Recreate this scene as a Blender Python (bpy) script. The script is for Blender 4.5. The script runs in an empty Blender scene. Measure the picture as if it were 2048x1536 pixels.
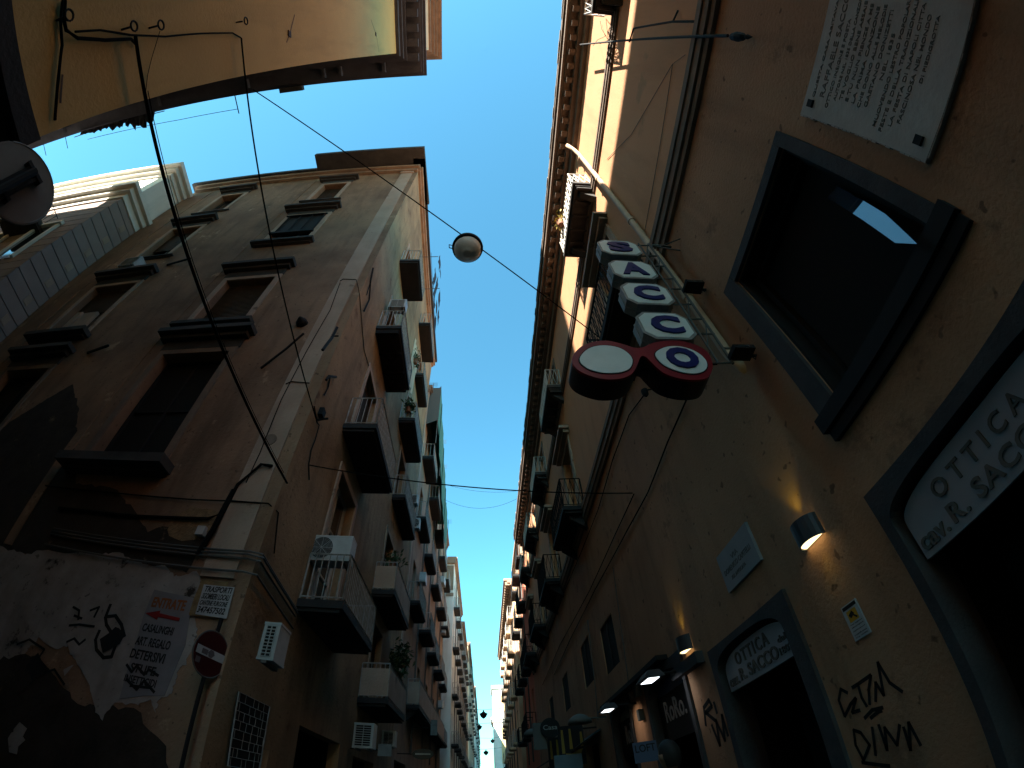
import bpy, bmesh, math, random
import numpy as np
from mathutils import Matrix, Vector
random.seed(7)
S = bpy.context.scene
R_ = math.radians
# ---------------------------------------------------------------- camera
EYE = 1.6
PITCH, ROLL, YAW, CROSS = R_(48.963), R_(-4.574), R_(6.241), R_(-2.285)
_f = Vector((math.sin(YAW)*math.cos(PITCH), math.cos(YAW)*math.cos(PITCH), math.sin(PITCH)))
_r0 = Vector((math.cos(YAW), -math.sin(YAW), 0)); _u0 = _r0.cross(_f)
_R = _r0*math.cos(ROLL)+_u0*math.sin(ROLL); _U = -_r0*math.sin(ROLL)+_u0*math.cos(ROLL)
cd = bpy.data.cameras.new('camera'); cam = bpy.data.objects.new('camera', cd)
S.collection.objects.link(cam); S.camera = cam
cam.matrix_world = Matrix(((_R.x, _U.x, -_f.x, 0), (_R.y, _U.y, -_f.y, 0), (_R.z, _U.z, -_f.z, EYE), (0, 0, 0, 1)))
cd.type = 'PANO'; cd.sensor_fit = 'HORIZONTAL'; cd.sensor_width = 36; cd.clip_end = 3000; cd.clip_start = 0.05
_tgt = cd.cycles if hasattr(cd, 'cycles') and hasattr(cd.cycles, 'panorama_type') else cd
_tgt.panorama_type = 'FISHEYE_LENS_POLYNOMIAL'
_tgt.fisheye_fov = R_(180)
_tgt.fisheye_polynomial_k0 = 0
_tgt.fisheye_polynomial_k1 = -0.06379348895
_tgt.fisheye_polynomial_k2 = -0.000255970235
_tgt.fisheye_polynomial_k3 = 6.65740258e-05
_tgt.fisheye_polynomial_k4 = -1.76029204e-06
# ---------------------------------------------------------------- sky, sun, exposure
SUN = Vector((-1, -2, 1.9)).normalized()
EL = math.asin(SUN.z); AZ = math.atan2(SUN.x, SUN.y)
w = bpy.data.worlds.new('World'); S.world = w; w.use_nodes = True
nt = w.node_tree; nt.nodes.clear()
sky = nt.nodes.new('ShaderNodeTexSky'); sky.sky_type = 'NISHITA'; sky.sun_disc = False
sky.sun_elevation = EL; sky.sun_rotation = AZ; sky.air_density = 1.3; sky.dust_density = 0.8; sky.ozone_density = 1.6
bg = nt.nodes.new('ShaderNodeBackground'); bg.inputs[1].default_value = 0.068
wo = nt.nodes.new('ShaderNodeOutputWorld')
tint = nt.nodes.new('ShaderNodeMix'); tint.data_type = 'RGBA'; tint.blend_type = 'MULTIPLY'; tint.inputs[0].default_value = 1; tint.inputs[7].default_value = (.44, .97, .96, 1)
nt.links.new(sky.outputs[0], tint.inputs[6]); nt.links.new(tint.outputs[2], bg.inputs[0]); nt.links.new(bg.outputs[0], wo.inputs[0])
sl = bpy.data.lights.new('sun', 'SUN'); sl.energy = 5; sl.angle = R_(0.5); sl.color = (1, .92, .78)
so = bpy.data.objects.new('sun', sl); S.collection.objects.link(so)
so.rotation_euler = SUN.to_track_quat('Z', 'Y').to_euler(); so.location = (0, 0, 60)
S.view_settings.view_transform = 'Standard'; S.view_settings.look = 'None'
S.view_settings.exposure = 2.45; S.view_settings.gamma = 1
S.cycles.max_bounces = 8; S.cycles.diffuse_bounces = 2
# ---------------------------------------------------------------- helpers
def ray(px, py):
    a, b = (px-1024)/1000, (768-py)/1000; q = math.hypot(a, b)
    th = 1.1324*q-.1793*q**3+.0538*q**5
    return _f*math.cos(th)+(_R*a+_U*b)*(math.sin(th)/max(q, 1e-9))
class Fr:
    """a facade frame: u along the wall, v height above eye level, n out of the wall"""
    def __init__(s, o, u, n): s.o = Vector(o); s.u = Vector(u).normalized(); s.n = Vector(n).normalized(); s.z = Vector((0, 0, 1))
    def p(s, u, v, n=0): return s.o+s.u*u+s.z*v+s.n*n
    def at(s, px, py, n=0):
        d = ray(px, py); e = Vector((0, 0, EYE)); o = s.o+s.n*n
        h = e+d*((o-e).dot(s.n)/d.dot(s.n)); q = h-s.o
        return q.dot(s.u), q.z
def V3(x, y, z): return Vector((x, y, z+EYE))
FR = Fr((3, 0, EYE), (0, 1, 0), (-1, 0, 0))
FL = Fr((-3.4, 0, EYE), (0, 1, 0), (1, 0, 0))
FB = Fr((-3.4, 6.07, EYE), (-math.cos(CROSS), -math.sin(CROSS), 0), (math.sin(CROSS), -math.cos(CROSS), 0))
G0 = -EYE
def setp(o, label=None, cat=None, group=None, kind=None):
    if label: o['label'] = label
    if cat: o['category'] = cat
    if group: o['group'] = group
    if kind: o['kind'] = kind
    return o
class MB:
    def __init__(s): s.v = []; s.f = []
    def add(s, vs, fs):
        k = len(s.v); s.v += [tuple(x) for x in vs]; s.f += [tuple(i+k for i in f) for f in fs]; return s
    def quad(s, a, b, c, d): return s.add([a, b, c, d], [(0, 1, 2, 3)])
    def hexa(s, p): return s.add(p, [(0, 3, 2, 1), (4, 5, 6, 7), (0, 1, 5, 4), (1, 2, 6, 5), (2, 3, 7, 6), (3, 0, 4, 7)])
    def box(s, F, u0, u1, v0, v1, n0, n1):
        return s.hexa([F.p(u0, v0, n0), F.p(u1, v0, n0), F.p(u1, v1, n0), F.p(u0, v1, n0), F.p(u0, v0, n1), F.p(u1, v0, n1), F.p(u1, v1, n1), F.p(u0, v1, n1)])
    def wbox(s, x0, x1, y0, y1, z0, z1):
        return s.hexa([V3(x0, y0, z0), V3(x1, y0, z0), V3(x1, y1, z0), V3(x0, y1, z0), V3(x0, y0, z1), V3(x1, y0, z1), V3(x1, y1, z1), V3(x0, y1, z1)])
    def prism(s, F, pts, n0, n1):
        k = len(pts); vs = [F.p(u, v, n0) for u, v in pts]+[F.p(u, v, n1) for u, v in pts]
        return s.add(vs, [tuple(range(k)), tuple(range(2*k-1, k-1, -1))]+[(i, (i+1) % k, k+(i+1) % k, k+i) for i in range(k)])
    def tube(s, pts, r, n=6, rs=None):
        pts = [Vector(p) for p in pts]; rings = []
        for i, p in enumerate(pts):
            t = (pts[min(i+1, len(pts)-1)]-pts[max(i-1, 0)]).normalized()
            a = t.cross(Vector((0.13, 0.2, 1)) if abs(t.z) < .9 else Vector((1, 0.1, 0))).normalized(); b = t.cross(a)
            rr = rs[i] if rs else r
            rings.append([p+(a*math.cos(2*math.pi*j/n)+b*math.sin(2*math.pi*j/n))*rr for j in range(n)])
        vs = [q for g in rings for q in g]; fs = []
        for i in range(len(pts)-1):
            for j in range(n): fs.append((i*n+j, i*n+(j+1) % n, (i+1)*n+(j+1) % n, (i+1)*n+j))
        fs += [tuple(range(n-1, -1, -1)), tuple(range((len(pts)-1)*n, len(pts)*n))]
        return s.add(vs, fs)
    def lathe(s, c, prof, n=24, ax=None):
        c = Vector(c); ax = Vector(ax or (0, 0, 1)).normalized()
        a = ax.cross(Vector((0.1, 1, 0.05))).normalized(); b = ax.cross(a); vs = []; fs = []
        for r, h in prof:
            for j in range(n): vs.append(c+ax*h+(a*math.cos(2*math.pi*j/n)+b*math.sin(2*math.pi*j/n))*r)
        for i in range(len(prof)-1):
            for j in range(n): fs.append((i*n+j, i*n+(j+1) % n, (i+1)*n+(j+1) % n, (i+1)*n+j))
        fs += [tuple(range(n-1, -1, -1)), tuple(range((len(prof)-1)*n, len(prof)*n))]
        return s.add(vs, fs)
    def build(s, name, m, parent=None, smooth=False, label=None):
        me = bpy.data.meshes.new(name); me.from_pydata([tuple(v) for v in s.v], [], s.f); me.update()
        bm = bmesh.new(); bm.from_mesh(me); bmesh.ops.recalc_face_normals(bm, faces=bm.faces); bm.to_mesh(me); bm.free()
        me.materials.append(m)
        if smooth:
            for p in me.polygons: p.use_smooth = True
        o = bpy.data.objects.new(name, me); S.collection.objects.link(o)
        if parent is not None: adopt(o, parent)
        if label: o['label'] = label
        return o
def adopt(o, parent):
    o.parent = parent
    base = Vector((0, 0, 0)); q = parent
    while q is not None:
        if q.type == 'EMPTY': base = Vector(q.location)
        q = q.parent
    # meshes are in world coordinates: undo the root's own position once
    o.matrix_parent_inverse = Matrix.Translation(-base) if parent.type == 'EMPTY' else Matrix.Identity(4)
def thing(name, label, cat, loc=(0, 0, 0), group=None):
    e = bpy.data.objects.new(name, None); e.empty_display_size = .3; e.location = loc
    S.collection.objects.link(e); return setp(e, label, cat, group)
_glyph = {}
def textmesh(body, off=0.0, ext=0.0, spacing=1.0):
    key = (body, off, ext, spacing)
    if key in _glyph: return _glyph[key]
    c = bpy.data.curves.new('t', 'FONT'); c.body = body; c.align_x = 'LEFT'; c.size = 1; c.offset = off; c.extrude = ext; c.resolution_u = 3; c.space_character = spacing
    o = bpy.data.objects.new('t', c); S.collection.objects.link(o); bpy.context.view_layer.update()
    me = bpy.data.meshes.new_from_object(o)
    v = [tuple(x.co) for x in me.vertices]; f = [tuple(p.vertices) for p in me.polygons]
    bpy.data.objects.remove(o); bpy.data.curves.remove(c); bpy.data.meshes.remove(me)
    _glyph[key] = (v, f); return v, f
def lettering(mb, F, body, uL, uR, v0, v1, n, th=.01, off=0.0, shear=0.0, vR=None, spacing=1.0):
    """write body between uL (its left end as read) and uR, from v0 to v1, standing th proud of n"""
    v, f = textmesh(body, off, .5, spacing)
    if not v: return
    xs = [a[0] for a in v]; ys = [a[1] for a in v]; x0, x1, y0, y1 = min(xs), max(xs), min(ys), max(ys)
    dv = 0 if vR is None else vR-v0
    out = []
    for x, y, z in v:
        a = (x-x0)/(x1-x0); b = (y-y0)/(y1-y0)
        out.append(F.p(uL+(uR-uL)*a+shear*b, v0+(v1-v0)*b+dv*a, n+th*(z+.5)))
    mb.add(out, f)
# ---------------------------------------------------------------- materials
MATS = {}
ALB = .8
WARM = (1.13, .88, .74)
def mat(name, col, rough=.85, col2=None, scale=1.5, amt=.5, bump=.0, bscale=18, streak=0, metal=0, spec=.3, grime=None, gscale=.5, gthr=.55, emit=None, estr=0, speck=0):
    if name in MATS: return MATS[name]
    if not emit:
        K = tuple(ALB*k for k in WARM) if ('plaster' in name or 'stucco' in name) else (ALB,)*3
        col = tuple(c*k for c, k in zip(col, K)); col2 = tuple(c*k for c, k in zip(col2, K)) if col2 else None; grime = tuple(c*k for c, k in zip(grime, K)) if grime else None
    m = bpy.data.materials.new(name); m.use_nodes = True; t = m.node_tree; N = t.nodes; L = t.links
    b = N['Principled BSDF']; b.inputs['Roughness'].default_value = rough; b.inputs['Metallic'].default_value = metal
    b.inputs['Specular IOR Level'].default_value = spec; b.inputs['Base Color'].default_value = (*col, 1)
    if emit:
        b.inputs['Emission Color'].default_value = (*emit, 1); b.inputs['Emission Strength'].default_value = estr
    tc = N.new('ShaderNodeTexCoord'); cur = None
    def noise(sc, det=6, sz=None, r=.6):
        n = N.new('ShaderNodeTexNoise'); n.inputs['Scale'].default_value = sc; n.inputs['Detail'].default_value = det; n.inputs['Roughness'].default_value = r
        if sz:
            mp = N.new('ShaderNodeMapping'); mp.inputs['Scale'].default_value = sz; L.new(tc.outputs['Object'], mp.inputs[0]); L.new(mp.outputs[0], n.inputs[0])
        else: L.new(tc.outputs['Object'], n.inputs[0])
        return n.outputs[0]
    def ramp(src, a, c):
        r = N.new('ShaderNodeMapRange'); r.inputs['From Min'].default_value = a; r.inputs['From Max'].default_value = c; L.new(src, r.inputs[0]); return r.outputs[0]
    def mix(fac, A, B):
        x = N.new('ShaderNodeMix'); x.data_type = 'RGBA'; L.new(fac, x.inputs[0])
        for k, q in ((6, A), (7, B)):
            if isinstance(q, tuple): x.inputs[k].default_value = (*q, 1)
            else: L.new(q, x.inputs[k])
        return x.outputs[2]
    if col2:
        cur = mix(ramp(noise(scale), .5-amt*.3, .5+amt*.3), col, col2)
        fine = ramp(noise(scale*9, 4), .35, .75)
        cur = mix(fine, cur, tuple(c*.82 for c in col)) if False else cur
    if streak:
        s = ramp(noise(1, 5, (2.2, 2.2, .35)), .50, .78)
        mm = N.new('ShaderNodeMath'); mm.operation = 'MULTIPLY'; mm.inputs[1].default_value = streak; L.new(s, mm.inputs[0])
        cur = mix(mm.outputs[0], cur or col, tuple(c*.40 for c in col))
    if grime:
        g = ramp(noise(gscale, 9, None, .68), gthr, gthr+.07)
        cur = mix(g, cur or col, grime)
    if speck:
        g = ramp(noise(speck, 2), .66, .70)
        cur = mix(g, cur or col, tuple(c*.4 for c in col))
    if cur is not None: L.new(cur, b.inputs['Base Color'])
    if bump:
        bp = N.new('ShaderNodeBump'); bp.inputs['Strength'].default_value = bump; bp.inputs['Distance'].default_value = .03
        L.new(noise(bscale, 8), bp.inputs['Height']); L.new(bp.outputs[0], b.inputs['Normal'])
    MATS[name] = m; return m
def glassmat(name, tint=(.02, .03, .04), rough=.03):
    m = mat(name, tint, rough=rough, spec=.9); return m
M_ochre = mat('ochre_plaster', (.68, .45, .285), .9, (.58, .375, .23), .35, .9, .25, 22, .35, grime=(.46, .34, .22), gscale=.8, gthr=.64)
M_lowochre = mat('shaded_red_brown_plaster', (.48, .33, .225), .9, (.36, .245, .165), .6, .7, .3, 22, .6, grime=(.26, .18, .125), gscale=1.1, gthr=.59, speck=6)  # darker than the upper wall: partly own paint, partly shade put into the colour
M_yellow = mat('yellow_plaster', (.60, .52, .24), .9, (.48, .41, .19), .5, .8, .25, 20, .35)
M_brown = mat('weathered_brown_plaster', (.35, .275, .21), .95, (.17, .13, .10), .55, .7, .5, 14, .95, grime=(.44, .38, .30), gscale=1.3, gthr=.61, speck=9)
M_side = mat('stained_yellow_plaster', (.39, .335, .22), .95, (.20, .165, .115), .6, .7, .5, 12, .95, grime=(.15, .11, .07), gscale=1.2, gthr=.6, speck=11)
M_pil = mat('grey_pilaster_stucco', (.46, .43, .40), .9, (.34, .31, .28), 1.2, .7, .4, 16, .3, grime=(.17, .14, .12), gscale=1.5, gthr=.62)
M_stone = mat('dark_lava_stone', (.075, .068, .072), .85, (.045, .042, .046), 3, .7, .3, 30)
M_cornice = mat('grey_stucco_cornice', (.26, .24, .22), .9, (.15, .14, .13), 2, .8, .3, 18, .3)
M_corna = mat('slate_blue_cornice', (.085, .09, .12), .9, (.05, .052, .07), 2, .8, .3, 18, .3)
M_shade_soot = mat('painted_shade_soot', (.055, .042, .033), .95, (.02, .016, .013), 2.2, .8, .4, 10, grime=(.20, .14, .09), gscale=1.6, gthr=.62)  # soot colour that also stands in for shade low on the wall
M_dark = mat('dark_slab_stone', (.035, .033, .035), .9, (.02, .02, .022), 2.5, .8, .3, 18)
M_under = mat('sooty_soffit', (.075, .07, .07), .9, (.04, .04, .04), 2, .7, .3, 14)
M_black = mat('dark_interior', (.008, .008, .009), .9)
M_white = mat('white_painted_metal', (.62, .60, .56), .5, (.50, .47, .42), 6, .6)
M_rail = mat('pale_grey_railing_paint', (.50, .48, .46), .55, (.22, .20, .18), 7, .7)
M_iron = mat('black_wrought_iron', (.014, .014, .016), .7, spec=.12)
M_glass = glassmat('window_glass', (.035, .045, .055), .05)
M_wood = mat('brown_shutter_wood', (.10, .058, .03), .7, (.06, .035, .02), 4, .6)
M_marble = mat('weathered_marble', (.56, .52, .49), .7, (.44, .40, .37), 2.2, .8, .15, 12, .2)
M_engr = mat('engraved_lettering', (.16, .15, .14), .9)
M_cable = mat('black_cable', (.008, .008, .008), .9, spec=.05)
M_cgrey = mat('grey_conduit', (.13, .125, .12), .7, spec=.15)
M_cream = mat('cream_plaster', (.78, .70, .56), .9, (.66, .58, .45), .5, .8, .3, 15, .4, grime=(.35, .27, .18), gscale=.7, gthr=.62)
M_pink = mat('salmon_plaster', (.62, .27, .21), .9, (.55, .25, .19), .6, .7, .2, 16, .3)
M_pale = mat('pale_stone_facade', (.95, .92, .86), .85, (.80, .76, .69), .8, .7, .2, 14, .3)
M_grime = mat('grey_brown_plaster', (.38, .345, .30), .95, (.24, .215, .185), .9, .8, .4, 12, .8, grime=(.42, .36, .26), gscale=.7, gthr=.58)
M_rust = mat('rusticated_grey_stucco', (.33, .33, .36), .9, (.27, .27, .30), 1.2, .6, .1, 12)
M_green = mat('green_scaffold_net', (.06, .22, .17), .8, (.045, .16, .125), 3, .7, .3, 6)
M_red = mat('red_sign_paint', (.30, .008, .018), .45, (.24, .006, .014), 3, .5)
M_signw = mat('milky_sign_plastic', (.92, .95, .95), .35, (.82, .86, .86), 2.5, .4)
M_blue = mat('blue_sign_letters', (.008, .016, .15), .4)
M_alu = mat('weathered_sign_metal', (.42, .41, .40), .5, (.25, .24, .23), 5, .7, metal=.3)
M_paper = mat('faded_paper', (.50, .50, .52), .9, (.38, .37, .38), 3, .6)
M_poster = mat('peeling_wall_poster', (.46, .42, .40), .9, (.26, .235, .22), 2.2, .8, .2, 9, .5, grime=(.03, .025, .022), gscale=2.2, gthr=.60, speck=7)
M_ink = mat('black_ink', (.01, .01, .012), .8)
M_ac = mat('air_conditioner_enamel', (.55, .56, .57), .5, (.44, .44, .43), 4, .6)
M_tile = mat('roof_edge_tiles', (.40, .34, .28), .9, (.22, .18, .15), 4, .8, .3, 14)
M_leaf = mat('dark_green_leaves', (.03, .07, .02), .6, (.06, .10, .035), 6, .7)
M_terra = mat('terracotta_pot', (.30, .13, .07), .8)
M_cloth = mat('dark_laundry_cloth', (.03, .035, .06), .9)
M_street = mat('basalt_street', (.03, .03, .03), .8, (.02, .02, .021), 1.5, .7, .5, 6)
M_skin = mat('skin', (.30, .16, .10), .6)
M_hair = mat('dark_hair', (.015, .012, .01), .7)
M_lampw = mat('lit_warm_lens', (.9, .7, .4), .4, emit=(1, .82, .40), estr=.55)
M_lampc = mat('lit_cool_lens', (.9, .95, 1), .4, emit=(.85, .95, 1), estr=.9)
# ---------------------------------------------------------------- generic building pieces
def walls(mb, F, u0, u1, v0, v1, ops, depth=.25):
    us = sorted({u0, u1, *[a for o in ops for a in o[:2]]}); vs = sorted({v0, v1, *[a for o in ops for a in o[2:4]]})
    us = [a for a in us if u0 <= a <= u1]; vs = [a for a in vs if v0 <= a <= v1]
    for i in range(len(us)-1):
        for j in range(len(vs)-1):
            cu, cv = (us[i]+us[i+1])/2, (vs[j]+vs[j+1])/2
            if any(o[0] < cu < o[1] and o[2] < cv < o[3] for o in ops): continue
            mb.quad(F.p(us[i], vs[j]), F.p(us[i+1], vs[j]), F.p(us[i+1], vs[j+1]), F.p(us[i], vs[j+1]))
    for a, b, c, d in [o[:4] for o in ops]:
        for p, q in (((a, c), (b, c)), ((b, c), (b, d)), ((b, d), (a, d)), ((a, d), (a, c))):
            mb.quad(F.p(*p), F.p(*q), F.p(*q, -depth), F.p(*p, -depth))
def body(mb, F, u0, u1, v0, v1, back):
    """the other five sides of the block behind a facade"""
    P = [F.p(u0, v0), F.p(u1, v0), F.p(u1, v1), F.p(u0, v1), F.p(u0, v0, -back), F.p(u1, v0, -back), F.p(u1, v1, -back), F.p(u0, v1, -back)]
    mb.add(P, [(4, 5, 6, 7), (0, 1, 5, 4), (1, 2, 6, 5), (2, 3, 7, 6), (3, 0, 4, 7)])
def window(F, parent, a, b, c, d, depth=.25, fm=None, gm=None, bars=1, tr=0, shut=None, half=None, fw=.07):
    """a framed window or glazed door set back in its opening; returns the frame part"""
    fm = fm or M_wood; gm = gm or M_glass; mb = MB(); n0, n1 = -depth-.0, -depth+.07
    mb.box(F, a+.002, a+fw, c+.002, d-.002, n0, n1); mb.box(F, b-fw, b-.002, c+.002, d-.002, n0, n1)
    mb.box(F, a+fw, b-fw, c+.002, c+fw, n0, n1); mb.box(F, a+fw, b-fw, d-fw, d-.002, n0, n1)
    for i in range(bars):
        u = a+(b-a)*(i+1)/(bars+1); mb.box(F, u-fw*.45, u+fw*.45, c+fw, d-fw, n0, n1-.01)
    for i in range(tr):
        v = c+(d-c)*(i+1)/(tr+1); mb.box(F, a+fw, b-fw, v-.025, v+.025, n0+.01, n1-.02)
    w_ = mb.build('window', fm, parent)
    MB().quad(F.p(a+.01, c+.01, n0+.01), F.p(b-.01, c+.01, n0+.01), F.p(b-.01, d-.01, n0+.01), F.p(a+.01, d-.01, n0+.01)).build('pane', gm, w_)
    if shut:
        s = MB(); h = half if half is not None else 1
        vs = d-(d-c)*h
        s.box(F, a+.01, b-.01, vs, d-.01, n1, n1+.03)
        k = vs+.05
        while k < d-.05:
            s.box(F, a+.03, b-.03, k, k+.03, n1+.03, n1+.045); k += .075
        s.build('shutter', shut, w_)
    return w_
def surround(F, parent, a, b, c, d, wd=.18, n=.05, m=None, hood=0, sill=0, name='window_surround'):
    mb = MB(); mb.box(F, a-wd, a-.004, c, d, -.01, n); mb.box(F, b+.004, b+wd, c, d, -.01, n); mb.box(F, a-wd, b+wd, d+.004, d+wd, -.01, n)
    if hood:
        mb.box(F, a-wd-.12, b+wd+.12, d+wd+.002, d+wd+.12, -.01, hood*.6); mb.box(F, a-wd-.2, b+wd+.2, d+wd+.122, d+wd+.24, -.01, hood)
    if sill: mb.box(F, a-wd-.1, b+wd+.1, c-.16, c-.004, -.01, sill)
    return mb.build(name, m or M_cornice, parent)
def railing(mb, F, u0, u1, z, dep, h=.95, step=.12, r=.011, style='bar'):
    c = [(u0, .03), (u0, dep-.03), (u1, dep-.03), (u1, .03)]
    if step < .1: step = .1
    for (a, m_), (b, k) in zip(c[:-1], c[1:]):
        L = math.hypot(b-a, k-m_); n = max(2, int(L/step))
        for hh, rr in ((h, .022), (.06, .016)): mb.tube([F.p(a, z+hh, m_), F.p(b, z+hh, k)], rr, 4)
        for i in range(n+1):
            t = i/n; u, q = a+(b-a)*t, m_+(k-m_)*t
            if style == 'lattice' and i < n:
                t2 = (i+1)/n; u2, q2 = a+(b-a)*t2, m_+(k-m_)*t2
                mb.tube([F.p(u, z+.06, q), F.p(u2, z+h, q2)], r*.8, 4); mb.tube([F.p(u2, z+.06, q2), F.p(u, z+h, q)], r*.8, 4)
            if style == 'lattice' and i % 2: continue
            mb.tube([F.p(u, z+.02, q), F.p(u, z+h, q)], r if 0 < i < n else .02, 4)
def balcony(F, parent, u0, u1, z, dep=.8, th=.12, rail=None, sm=None, h=.95, step=.12, style='bar', corb=True, ribs=0, panel=None):
    mb = MB(); mb.box(F, u0, u1, z-th, z, .0, dep); mb.box(F, u0+.05, u1-.05, z-th-.07, z-th-.002, 0, dep-.06)
    if corb:
        for u in (u0+.2, u1-.36): mb.prism(Fr(F.p(u, 0, 0), F.n, F.u), [(0, z-th-.07), (dep*.7, z-th-.07), (dep*.66, z-th-.2), (.12, z-th-.42), (0, z-th-.5)], 0, .16)
    if ribs:
        for i in range(ribs+1):
            u = u0+.08+(u1-u0-.22)*i/ribs; mb.box(F, u, u+.06, z-th-.16, z-th-.072, .01, dep-.1)
    b = mb.build('balcony', sm or M_dark, parent)
    r = MB(); railing(r, F, u0+.03, u1-.03, z, dep, h, step, style=style); r.build('railing', rail or M_rail, b)
    if panel:
        q = MB(); q.box(F, u0+.02, u0+.03, z+.06, z+h-.14, .03, dep-.02); q.box(F, u0+.02, u1-.02, z+.06, z+h-.14, dep-.02, dep-.008); q.build('sheet_cladding', panel, b)
    return b
def ac_unit(F, u, v, n, w_=.78, h=.54, d=.3, label='', face='u', fan=True, parent=None, group='air conditioners on the facades'):
    """outdoor unit; fan side looks along -u ('u') or out of the wall ('n')"""
    t = thing('air_conditioner', label, 'air conditioner', F.p(u, v, n), group)
    G = F if face == 'n' else Fr(F.p(u, 0, n)-Vector((0, 0, 0)), F.n, -F.u)
    if face == 'n': a, b, m0, m1 = u-w_/2, u+w_/2, n, n+d
    else: a, b, m0, m1 = -w_/2, w_/2, -d/2, d/2
    mb = MB(); mb.box(G, a, b, v, v+h, m0, m1); mb.box(G, a-.006, b+.006, v+h-.03, v+h+.006, m0-.004, m1+.006); mb.box(G, a-.006, b+.006, v-.006, v+.03, m0-.004, m1+.006)
    mb.build('casing', M_ac, t)
    if fan:
        cx, cy, r = a+h*.52, v+h*.5, h*.43
        dk = MB().prism(G, [(cx+r*math.cos(k*math.pi/14), cy+r*math.sin(k*math.pi/14)) for k in range(28)], m1+.002, m1+.006); dk.build('fan_opening', M_iron, t)
        g = MB()
        for rr in [r*k/9 for k in range(1, 10)]:
            g.tube([G.p(cx+rr*math.cos(k*math.pi/12), cy+rr*math.sin(k*math.pi/12), m1+.016) for k in range(25)], .0035, 4)
        for k in range(8): g.tube([G.p(cx, cy, m1+.018), G.p(cx+r*math.cos(k*math.pi/4), cy+r*math.sin(k*math.pi/4), m1+.014)], .004, 4)
        g.build('fan_grille', M_ac, t)
    else:
        g = MB(); f_ = MB(); f_.box(G, a+.05, b-.05, v+.04, v+h-.05, m1+.002, m1+.005); f_.build('coil', M_iron, t)
        for i in range(10): y = v+.04+(h-.09)*i/9; g.tube([G.p(a+.05, y, m1+.015), G.p(b-.05, y, m1+.015)], .009, 4)
        for i in range(3): x = a+.05+(b-a-.1)*i/2; g.tube([G.p(x, v+.04, m1+.015), G.p(x, v+h-.05, m1+.015)], .009, 4)
        g.build('grille', M_ac, t)
    br = MB()
    for x in (a+.1, b-.1): br.box(G, x-.02, x+.02, v-.05, v-.01, m0-.02, m1+.02)
    br.build('bracket', M_cgrey, t)
    return t
def leaves(name, label, c, ext, n=140, size=.09, parent=None, group=None, m=None):
    t = thing(name, label, 'plant', c, group); c = Vector(c)
    mb = MB(); rnd = random.Random(int(abs(c.y*97+c.z*31)))
    for _ in range(n):
        p = c+Vector([rnd.gauss(0, e*.45) for e in ext]); p.z = max(p.z, c.z-.1)
        a = Vector([rnd.uniform(-1, 1) for _ in range(3)]).normalized(); b = a.cross(Vector((rnd.random(), rnd.random(), 1))).normalized(); s = size*rnd.uniform(.5, 1.3)
        mb.add([p, p+a*s+b*s*.35, p+a*s*2, p+a*s-b*s*.35], [(0, 1, 2, 3)])
    mb.build('foliage', m or M_leaf, t)
    st = MB(); st.lathe(c-Vector((0, 0, .28)), [(.09, 0), (.13, .24), (.14, .25), (.12, .26)], 12); st.build('pot', M_terra, t)
    return t

# ---------------------------------------------------------------- ground
g = MB(); g.add([(-400, -300, 0), (400, -300, 0), (400, 900, 0), (-400, 900, 0)], [(0, 1, 2, 3)])
setp(g.build('street', M_street), kind='structure')
# ---------------------------------------------------------------- right palazzo
def arched(F, parent, a, b, spring, crown, oa, ob, top, name='door_surround', m=None, n=.045, back=-.30):
    cu, hw = (a+b)/2, (b-a)/2-.01; e = 2/2.7; arc = []
    for k in range(21):
        t = math.pi*k/20; c, s = math.cos(t), math.sin(t)
        arc.append((cu+hw*math.copysign(abs(c)**e, c), spring+(crown-spring)*abs(s)**e))
    pts = [(oa, G0), (oa, top), (ob, top), (ob, G0), (b-.01, G0)]+arc+[(a+.01, G0)]
    # split into three convex-ish pieces so the fill stays clean
    mb = MB(); mb.prism(F, [(oa, G0), (oa, spring), (a+.01, spring), (a+.01, G0)], back, n); mb.prism(F, [(b-.01, G0), (b-.01, spring), (ob, spring), (ob, G0)], back, n)
    full = [(ob, spring)]+arc+[(oa, spring)]
    for (p, q) in zip(full[:-1], full[1:]):
        if abs(p[0]-q[0]) < 1e-6: continue
        mb.prism(F, [(p[0], top), p, q, (q[0], top)], back, n)
    return mb.build(name, m or M_stone, parent), arc
def lunette(F, arc, bottom, n, label, inset=.02, m=None):
    us = [p[0] for p in arc]; cu = (max(us)+min(us))/2; k = (max(us)-cu-inset)/(max(us)-cu)
    pts = [(cu+(u-cu)*k, v-inset-.03) for u, v in arc]
    pts = [(pts[0][0], bottom)]+pts+[(pts[-1][0], bottom)]
    t = thing('shop_sign', label, 'shop sign', F.p(cu, bottom, n), None)
    mb = MB(); mb.prism(F, pts, n-.04, n); mb.build('panel', m or M_signw2, t); return t
M_signw2 = mat('pale_blue_grey_panel', (.42, .44, .50), .5, (.36, .38, .43), 2.5, .5)
PR = thing('palazzo', 'ochre palazzo with dentilled cornice along the right of the street, carrying the eyeglass sign', 'building', (3, 10, 0))
R1 = [(3.3, 5.6), (10.62, 13.0), (15.45, 17.8), (20.35, 22.7), (24.9, 27.2)]
R2 = [(-3.6, -.95), (3.2, 5.4), (10.5, 12.9), (15.65, 17.9), (20.4, 22.7), (25.0, 27.0)]
rops = [(.57, 2.13, 2.30, 4.31), (.5, 2.37, G0, 1.42), (4.14, 5.80, G0, 1.38), (6.95, 8.75, G0, 1.68), (10.1, 11.6, G0, 1.68), (10.2, 11.5, 2.5, 3.65), (12.9, 14.2, 2.75, 4.0), (17.0, 18.3, 2.75, 4.0), (21.2, 22.5, 2.75, 4.0)]
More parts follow.
